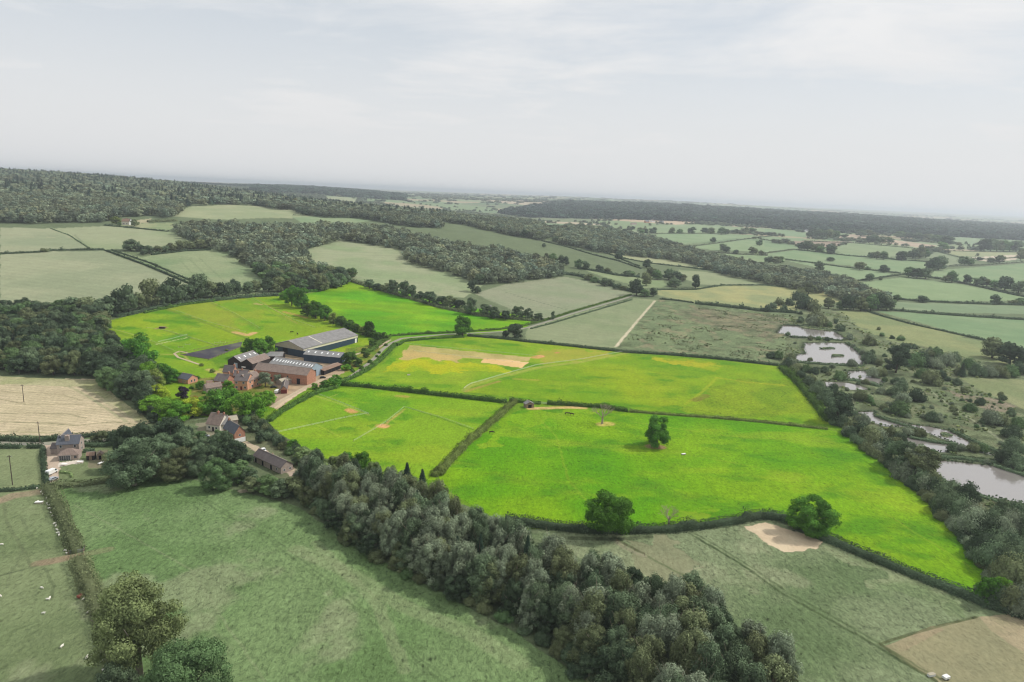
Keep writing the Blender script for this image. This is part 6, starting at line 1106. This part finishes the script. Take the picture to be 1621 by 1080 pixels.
# lane cottages
gable('cottage', 'old cottage with steep brown tiled roof and orange chimney', (327,681), (348,684), 8.0, 3.4, 4.0, 'x', 'stone', 'tile', .35, front=[('window', -2, 1.1, 1.2, 1.1), ('door', 0, 0, 1.0, 2.0, 'timber'), ('window', 1.8, 1.1, 1.2, 1.1)], chim=[(.05, 0, .9, 1.2), (.9, 0, .7, .8)], cat='cottage')
gable('cottage_wing', 'grey roofed wing attached to the old brown cottage', (348.5,683), (363,681), 7.0, 3.2, 3.0, 'x', 'stone', 'cement', .3, front=[('window', 0, 1.1, 1.2, 1.1)], cat='cottage')
gable('outbuilding', 'small outbuilding with pale flat-looking roof behind the cottages', (363,675), (377,673), 6.0, 2.8, 1.2, 'x', 'brickd', 'concrete', .3, cat='outbuilding')
gable('brick_cottage', 'cottage with red brick gable over white painted base', (354,692), (372,702), (389,698), 4.6, 3.2, 'x', 'brick', 'slate', .3, bands=[('r', 0, 2.1, 'white')], right=[('window', 0, 2.9, 1.0, 1.0)], chim=[(-.85, 0, .8, 1.0)], cat='cottage')
gable('stable_block', 'long low dark roofed stable range beside the lane', (399,731), (447,750), (467,744), 2.7, 2.1, 'x', 'brickd', 'tiled', .3, front=[('door', -8, 0, 1.2, 2.0), ('door', -3, 0, 1.2, 2.0), ('door', 3, 0, 1.2, 2.0), ('window', 7, 1, 1.0, .9)], right=[('window', -1.3, .9, 1.0, .9), ('window', 1.4, .9, 1.0, .9)], chim=[(.0, 0, .6, .5)], cat='stable')
# roadside house
gable('roadside_house', 'Victorian brick house with steep slate roof and banded chimney'.replace('Victorian', 'old'), (91,721), (126,719), 7.0, 4.8, 2.6, 'x', 'brickd', 'slate', .35, front=[('window', 2.6, 3.2, 1.0, 1.2), ('window', -2.6, 3.2, 1.0, 1.2)], chim=[(-.1, -.55, 1.5, .6)], right=[('window', 0, 3.2, 1.0, 1.2), ('window', 0, .9, 1.2, 1.3)], cat='house')
gable('house_wing', 'steep gabled slate wing of the roadside house', (92.5,717.5), (104,717), 9.0, 4.8, 2.7, 'y', 'brickd', 'slate', .35, chim=[], cat='house')
gable('house_extension', 'single storey house extension with hipped roof and white glazed doors', (92,730), (124.5,728), 4.6, 2.6, 1.9, 'x', 'brickd', 'tile', .4, front=[('window', -1.2, .1, 4.2, 2.1), ('window', 2.6, .8, .9, 1.1, 'dark')], hip=3.0, cat='house')
gable('house_porch', 'small brick side porch of the roadside house', (80.5,719), (91.5,719), 4.0, 2.5, 1.6, 'x', 'brickd', 'tiled', .25, right=[], left=[('door', 0, 0, 1.0, 2.0, 'timber')], cat='outbuilding')
gable('garden_shed', 'dark wooden garden shed among patio clutter', (137,729), (150,728), 3.0, 2.0, .9, 'x', 'timber', 'brownroof', .2, front=[('door', 0, 0, 1.0, 1.7, 'wood')], cat='shed')
gable('garden_shed', 'small brown timber shed next to the dark garden shed', (154,728), (163,727), 2.6, 2.1, .8, 'y', 'wood', 'tile', .2, front=[('door', 0, 0, .9, 1.7, 'dark')], cat='shed')
gable('field_shelter', 'small wooden field shelter with pale roof in the bright field', (832.5,646.5), (845,645.5), 3.4, 2.3, 1.1, 'y', 'wood', 'cement', .3, front=[('door', 0, 0, 2.0, 1.8)], cat='shed')
gable('field_shelter', 'tiny pale horse shelter by the hedge behind the back field', (772,488.5), (778,488.8), 3.0, 2.2, .6, 'x', 'stone', 'cement', .2, cat='shed')
gable('hill_farmhouse', 'white gabled farmhouse with dark roof on the wooded hill', (193,356), (204,356.5), 8.0, 5.0, 3.6, 'x', 'stone', 'brownroof', .4, front=[('window', -2, 1, 1.4, 1.2, 'dark'), ('window', 2.2, 1, 1.4, 1.2, 'dark')], chim=[(0, 0, 1, 1)], cat='house')
gable('hill_barn', 'white gable ended barn beside the hilltop farmhouse', (204.5,356.5), (211,356), 9.0, 4.6, 4.2, 'y', 'white', 'tiled', .4, cat='barn')
gable('outbuilding', 'pink-walled outbuilding among trees under the ridge wood', (646,337), (656,337), 10.0, 4, 3, 'x', 'brickp', 'tile', .3, cat='outbuilding')
for i, (u, v, w, wall, lb) in enumerate([(1296,364,13,'white','far white farmhouse at the forest edge'),(1276,368,5,'white','tiny far white cottage beside the forest edge'),(1000,357,8,'stone','far pale village house below the tan field'),(1022,353,6,'brickp','far red roofed village house'),(1032,352,5,'white','far white village house by the pink one'),(1045,354,6,'stone','far pale village barn'),(1380,364,9,'stone','far long pale shed against the forest'),(1460,370,6,'white','far white house east of the forest gap'),(992,346,4,'white','far white house under the forest'),(600,302,5,'white','hazy white house on the skyline ridge')]):
    gable('far_house', lb, (u, v), (u + w, v), 10, 5.5, 4, 'x', wall, 'slate' if i % 2 else 'tile', .5, cat='house')

# ------------------------------------------------------------------ vehicles and yard things
def car(label, u, v, rz, kind='car', paint='black', name=None):
    p = unproj([(u, v)])[0]; root = tag(empty(name or ('parked_car' if kind == 'car' else 'parked_van'), tuple(p), rz), label, 'car' if kind == 'car' else 'van')
    if kind == 'car': Lc, Wc, prof, gl = 4.3, 1.8, [(-2.15, .35), (2.15, .35), (2.15, .8), (1.35, .92), (.65, 1.42), (-1.1, 1.45), (-1.9, .98), (-2.15, .9)], [(1.22, .95), (.62, 1.36), (-1.06, 1.38), (-1.7, .98)]
    else: Lc, Wc, prof, gl = 5.4, 2.0, [(-2.7, .4), (2.7, .4), (2.7, 1.05), (2.2, 1.25), (1.6, 2.2), (-2.6, 2.35), (-2.7, 2.2)], [(2.12, 1.28), (1.6, 2.08), (.9, 2.08), (.9, 1.28)]
    m = MB(); m.prism([(a, b) for a, b in prof], 'y', -Wc / 2, Wc / 2); bo = m.build('body', MAT[paint], root)
    md = bo.modifiers.new('bevel', 'BEVEL'); md.width = .1; md.segments = 2
    m = MB(); m.prism(gl, 'y', -Wc / 2 - .01, Wc / 2 + .01); m.build('side_window', MAT['glass'], root)
    m = MB(); a, b = (prof[3], prof[4]); m.poly([(a[0] + .01, -Wc / 2 + .12, a[1] + .06), (a[0] + .01, Wc / 2 - .12, a[1] + .06), (b[0] + .03, Wc / 2 - .16, b[1] - .03), (b[0] + .03, -Wc / 2 + .16, b[1] - .03)]); m.build('windscreen', MAT['glass'], root)
    m = MB(); m.tube([(0, -.11, 0), (0, .11, 0)], [.33, .33], 14); wm = m.mesh('wheel', MAT['black'])
    for x in (-Lc * .31, Lc * .31):
        for y in (-Wc / 2 + .06, Wc / 2 - .06): w = add('wheel', wm, root); w.location = (x, y, .33)
    root.scale = (.85, .85, .85)
    for y in (-.6, .6): m = MB(); m.box(Lc / 2 - .02, y - .16, .6, Lc / 2 + .02, y + .16, .75); m.build('headlight', MAT['white'], root)
car('dark car parked at the mouth of the pale blue barn', 511, 599, .3, 'car', 'black'); car('white van parked beside the maroon door garage', 439, 622, 1.5, 'van', 'white')
car('white van on the gravel drive of the roadside house', 82, 750, 1.45, 'van', 'white'); car('silver car just below the white van on the house drive', 84, 760, 1.3, 'car', 'silverp')
car('white car beside the cottage on the lane', 318, 688, .3, 'car', 'white'); car('silver car next to the white cottage car', 325, 692, .4, 'car', 'silverp'); car('white pickup by the long low stables', 417, 714, -.9, 'car', 'white')
def boxthing(name, label, cat, u, v, parts, rz=0.0, group=None):
    p = unproj([(u, v)])[0]; root = tag(empty(name, tuple(p), rz), label, cat, group)
    for nm, mat, bxs in parts:
        m = MB()
        for b in bxs: m.box(*b)
        o = m.build(nm, MAT[mat], root); md = o.modifiers.new('bevel', 'BEVEL'); md.width = .03
    return root
tr = lambda c: [('body', c, [(-1.4, -.9, .5, 1.4, .9, 1.5)]), ('drawbar', 'black', [(1.4, -.08, .45, 2.5, .08, .6)]), ('wheel', 'black', [(-.3, -1.1, 0, .3, -.92, .6)]), ('wheel', 'black', [(-.3, .92, 0, .3, 1.1, .6)])]
boxthing('feed_trailer', 'red feed trailer tucked against the tall sheep pasture hedge', 'trailer', 128, 946, tr('red'), 1.2).scale = (.6, .6, .6)
boxthing('livestock_trailer', 'white trailer standing at the tan corner of the lower field', 'trailer', 1497, 1075, tr('white'), .4).scale = (.62, .62, .62)
boxthing('water_trough', 'white water trough beside the trailer at the tan corner', 'trough', 1474, 1070, [('tank', 'white', [(-1, -.4, 0, 1, .4, .6)]), ('rim', 'concrete', [(-1.08, -.48, .6, 1.08, .48, .68)])], .3)
boxthing('water_trough', 'pale water trough at the top of the sheep pasture', 'trough', 62, 797, [('tank', 'concrete', [(-1.2, -.5, 0, 1.2, .5, .6)]), ('rim', 'white', [(-1.28, -.58, .6, 1.28, .58, .68)])], .2)
boxthing('water_trough', 'white trough in the buttercup paddock near the lane', 'trough', 647, 594, [('tank', 'white', [(-.9, -.4, 0, .9, .4, .5)]), ('rim', 'concrete', [(-.98, -.48, .5, .98, .48, .58)])], .1)
boxthing('water_trough', 'pale trough in the hollow near the oak on its mound', 'trough', 1082, 720, [('tank', 'concrete', [(-1, -.4, 0, 1, .4, .5)]), ('rim', 'white', [(-1.08, -.48, .5, 1.08, .48, .58)])], .5)
boxthing('field_box', 'dark wooden feeder on the bare patch in the upper paddock', 'feeder', 257, 520, [('body', 'timber', [(-2, -1, 0, 2, 1, 1.2)]), ('lid', 'brownroof', [(-2.2, -1.2, 1.2, 2.2, 1.2, 1.35)])], .1)
for k, (u, v, lb) in enumerate([(102,737,'white patio table set by the house corner'),(127,733,'white garden table at the end of the terrace'),(176,724,'white garden table half under the big grove tree'),(184,727,'white bench seat behind the grove tree table'),(160,735,'pale stone bench among the patio clutter')]):
    boxthing('garden_table', lb, 'table', u, v, [('table_top', 'white', [(-1.1, -.6, .68, 1.1, .6, .76)])] + [('leg', 'white', [(x - .05, y - .05, 0, x + .05, y + .05, .68)]) for x in (-.95, .95) for y in (-.48, .48)], .3 * k)
for u, v, h, lb in ((38,637,9.5,'wooden pole standing alone in the mown straw field'),(63.5,702,10,'wooden pole at the roadside hedge near the brick house'),(231,646,9,'wooden pole where the wood meets the straw field corner'),(20,768,12,'thin wooden pole in the pasture under the road hedge'),(250,664,8,'short wooden pole among bright garden trees')):
    p = unproj([(u, v)])[0]; root = tag(empty('utility_pole', tuple(p)), lb, 'pole'); m = MB(); m.tube([(0, 0, -.6), (0, 0, h)], [.19, .13], 8); m.build('post', MAT['barkd'], root)
    m = MB(); m.box(-.9, -.06, h - .7, .9, .06, h - .55); a = m.build('crossarm', MAT['barkd'], root)
    for x in (-.8, 0, .8): m = MB(); m.tube([(x, 0, h - .55), (x, 0, h - .35)], [.05, .04], 6); m.build('insulator', MAT['white'], a)
car('dark car beside the white van in front of the farmhouse wing', 433, 614, .4, 'car', 'black')
# fences: posts and two white tapes
def fence(P, label, sp=6.0, ph=1.15, tape='white', tw=.05, pr=.05, rails=(.65, 1.05), name='paddock_fence', post='wood', cat='fence'):
    L3 = wline(P, 5); seg = np.linalg.norm(np.diff(L3[:, :2], axis=0), axis=1); cum = np.concatenate([[0], np.cumsum(seg)]); T = cum[-1]; n = min(98, max(2, int(T / sp)))
    q = np.linspace(0, T, n + 1); x = np.interp(q, cum, L3[:, 0]); y = np.interp(q, cum, L3[:, 1]); z = ground(x, y)
    root = tag(empty(name, (x[0], y[0], z[0])), label, cat); m = MB(); m.box(-pr, -pr, -.3, pr, pr, ph); pm = m.mesh('post', MAT[post])
    for i in range(n + 1): o = add('post', pm, root); o.location = (x[i] - x[0], y[i] - y[0], z[i] - z[0])
    for r in rails:
        m = MB()
        for i in range(n):
            a = np.array([x[i] - x[0], y[i] - y[0], z[i] - z[0] + r]); b = np.array([x[i + 1] - x[0], y[i + 1] - y[0], z[i + 1] - z[0] + r]); d = (b - a)[:2]; d /= np.linalg.norm(d) + 1e-9; nn = np.array([-d[1], d[0], 0]) * .02 + np.array([0, 0, 0])
            m.poly([a - (0, 0, tw), b - (0, 0, tw), b + (0, 0, tw), a + (0, 0, tw)])
        m.build('tape' if tape == 'white' else 'rail', MAT[tape], root)
fence([(436,687),(500,673),(545,663),(582,656)], 'white taped fence across the lower paddock', tw=.04)
fence([(584,657),(545,641),(505,626)], 'white taped fence slanting up to the paddock gate', tw=.05)
fence([(640,646),(700,663),(750,681)], 'thin fence across the eastern half of the lower paddock', tw=.03)
fence([(640,646),(608,672),(560,700)], 'thin fence beside the bare track in the lower paddock', tw=.03)
fence([(734,617),(742,610),(790,596),(850,579),(920,570),(990,557)], 'pale fence along the mown track in the upper bright field', tw=.06)
fence([(250,543),(275,537),(297,531)], 'short white fence in the northern paddock', tw=.04)
fence([(262,487),(330,511),(390,527)], 'fence between the two northern paddock strips', tw=.03); fence([(330,477),(372,497),(412,521)], 'fence along the middle northern paddock', tw=.03)
fence([(165,519),(210,531),(250,545),(285,561)], 'fence down the western paddock', tw=.03); fence([(392,468),(430,490),(470,509),(500,520)], 'fence beside the double track of the upper paddock', tw=.03)
fence([(232,520),(262,524),(310,538),(345,549)], 'double fence around the paddock corner', tw=.03); fence([(640,545),(700,551),(780,558),(850,565)], 'fence above the mown strip', tw=.03)
fence([(655,557),(740,566),(838,577)], 'fence below the pale mown strip', tw=.03); fence([(287,560),(335,550),(384,539.5)], 'post and rail fence on the far side of the dark arena', 3.2, 1.3, 'wood', .06, .07, name='arena_fence')
fence([(331,570.5),(356,561),(381,550.5)], 'post and rail fence on the near side of the dark arena', 3.2, 1.3, 'wood', .06, .07, name='arena_fence'); fence([(286,562.5),(308,567),(330,570.5)], 'post and rail fence on the short west end of the arena', 3.2, 1.3, 'wood', .06, .07, name='arena_fence')
fence([(975,858),(990,866),(1020,880)], 'stone grey fence by the worn gateway under the oak', 3, 1.1, 'wood', .06)
fence([(98,772),(110,810),(128,862),(133,880),(140,905),(160,950),(172,985)], 'wire fence along the pasture side of the tall hedge', 3.5, 1.1, 'wood', .012)
def gate(u, v, w, rz, label):
    p = unproj([(u, v)])[0]; root = tag(empty('field_gate', tuple(p), rz), label, 'gate')
    for x in (-w / 2, w / 2): m = MB(); m.box(x - .1, -.1, -.3, x + .1, .1, 1.4); m.build('gate_post', MAT['wood'], root)
    m = MB()
    for z in (.25, .5, .75, 1.0, 1.2): m.box(-w / 2 + .1, -.02, z, w / 2 - .1, .02, z + .06)
    m.box(-.03, -.025, .25, .03, .025, 1.2); m.build('gate_leaf', MAT['silverp'], root)
gate(121, 876, 4.2, .35, 'metal gate across the gap between the two tall hedges'); gate(133, 873, 3.4, -1.1, 'metal gate swung open beside the hedge gap'); gate(38, 706, 3.6, .0, 'roadside gate between two clipped hedges'); gate(861, 640, 3.4, -.2, 'gate between field shelter hedge and clipped hedge'); gate(1181, 491, 3.6, 0, 'gate in the thick hedge above the rough field'); gate(1428, 435, 4, 0, 'far gate where the field track ends')
for u, v, lb in ((286,551,'white jump wing nearest the arena'),(297,547,'white jump wing between two others by the arena'),(343,544,'white jump wing at the far side of the arena'),(353,543,'last white jump wing along the arena fence')):
    boxthing('jump_stand', lb, 'jump', u, v, [('frame', 'white', [(-1.6, -.05, 0, -1.5, .05, 1.5), (1.5, -.05, 0, 1.6, .05, 1.5)]), ('pole', 'white', [(-1.5, -.05, .5, 1.5, .05, .6)]), ('pole', 'red', [(-1.5, -.05, .95, 1.5, .05, 1.05)])], .25)

# ------------------------------------------------------------------ animals
MAT['wool'] = solid('wool', (222, 218, 206), .95, .1, 4.0); MAT['coat'] = solid('dark_coat', (46, 34, 28), .6, .15, 2.0)
def skinned(name, joints, edges, mat, sub=1):
    me = bpy.data.meshes.new(name); me.from_pydata([j[:3] for j in joints], edges, []); o = bpy.data.objects.new('tmp', me); C.objects.link(o)
    sk = o.modifiers.new('s', 'SKIN')
    for i, j in enumerate(joints): me.skin_vertices[0].data[i].radius = (j[3], j[4] if len(j) > 4 else j[3])
    me.skin_vertices[0].data[0].use_root = True; sm = o.modifiers.new('u', 'SUBSURF'); sm.levels = sub; sm.render_levels = sub
    dg = bpy.context.evaluated_depsgraph_get(); out = bpy.data.meshes.new_from_object(o.evaluated_get(dg)); out.name = name
    bpy.data.objects.remove(o); out.materials.clear(); out.materials.append(mat); return out
def quad_joints(s, bl, bh, br, neck, headl, lr, graze):
    """torso, neck, head, four jointed legs, tail"""
    J = [(-.5 * bl, 0, bh, br * .92), (0, 0, bh * .98, br), (.45 * bl, 0, bh * .99, br * .95)]; E = [(0, 1), (1, 2)]
    hx = .5 * bl + neck * (.75 if graze else .6); hz = bh - neck * .55 if graze else bh + neck * .75
    J += [(.5 * bl + neck * .4, 0, bh + (0 if graze else neck * .35), br * .5), (hx, 0, hz, br * .34), (hx + headl, 0, hz - headl * (.9 if graze else .45), br * .22)]; E += [(2, 3), (3, 4), (4, 5)]
    for x, b0, hind in ((.42 * bl, 2, 0), (-.45 * bl, 0, 1)):
        for y in (-br * .55, br * .55):
            n = len(J); dx = .06 * bl if hind else 0
            J += [(x + dx, y, bh * .62, lr * 1.7), (x - dx * 1.4, y, bh * .32, lr), (x, y, .03, lr * .9)]; E += [(b0, n), (n, n + 1), (n + 1, n + 2)]
    n = len(J); J += [(-.62 * bl, 0, bh * 1.02, lr), (-.68 * bl, 0, bh * .55, lr * 1.2)]; E += [(0, n), (n, n + 1)]
    return [tuple(c * s for c in j) for j in J], E
SHEEP = [skinned('sheep', *quad_joints(1.0, 1.0, .58, .29, .22, .2, .055, g), MAT['wool']) for g in (True, False)]
SP = [(63,774),(70,780),(72,783),(79,798),(82,801),(83,806),(85,813),(88,818),(91,830),(93,834),(95,840),(97,845),(98,848),(108,873),(110,877),(3,863),(66,932),(76,950),(79,948),(69,972),(1,945),(98,1025),(138,1042),(147,1040),(148,1042),(151,1046),(157,1047),(161,1048),(163,1025),(170,1037),(172,1045),(174,1049),(176,1053),(165,1062),(141,970),(78,790),(60,795),(132,950)]
land = ['at the hedge top', 'under the big olive tree', 'out in the open pasture', 'beside the tall hedge']
for k, (u, v) in enumerate(SP):
    if v < 890 and 62 < u < 115: u -= 4.5
    p = unproj([(u, v)])[0]; o = add('sheep', SHEEP[k % 2 if k % 5 else 1]); o.location = tuple(p); o.rotation_euler = (0, 0, random.uniform(0, 6.28)); o.scale = (random.uniform(.72, .9),) * 3
    w = 1 if v > 1020 and u > 130 else 3 if (u > 60 and v < 900) or u in (132, 141) else 2
    tag(o, 'white sheep ' + land[w], 'sheep', 'white sheep in the pasture ' + ('in the tree shade' if w == 1 else 'by the hedge' if w == 3 else 'in the open'))
HORSE = [skinned('horse', *quad_joints(1.0, 1.75, 1.25, .33, .75, .42, .07, g), MAT['coat']) for g in (True, False)]
for k, (u, v, g, lb) in enumerate([(897,657,0,'dark horse nearer the field shelter, of the pair by the dead tree'),(905,658,1,'dark horse nearer the dead tree, of the pair in the field'),(462,527,0,'dark horse grazing behind the long blue barn'),(471,530,1,'smaller dark horse grazing closer to the long blue barn'),(778,687,0,'dark horse lying low near the olive hedge')]):
    p = unproj([(u, v)])[0]; o = add('horse', HORSE[g and 1 or 0]); o.location = tuple(p); o.rotation_euler = (0, 0, [0.2, 3.0, .5, 2.2, .1][k]); tag(o, lb, 'horse')

# ------------------------------------------------------------------ haze
def haze():
    m, N, L = mat_new('haze'); out = N.new('ShaderNodeOutputMaterial'); v = N.new('ShaderNodeVolumePrincipled')
    v.inputs['Color'].default_value = (.86, .935, 1.0, 1); v.inputs['Density'].default_value = 1.1e-4; v.inputs['Anisotropy'].default_value = 0.45; L.new(v.outputs[0], out.inputs['Volume'])
    mb = MB(); mb.box(-70000, -300, -12, 70000, 31500, 175); tag(mb.build('haze', m), kind='stuff')
haze()
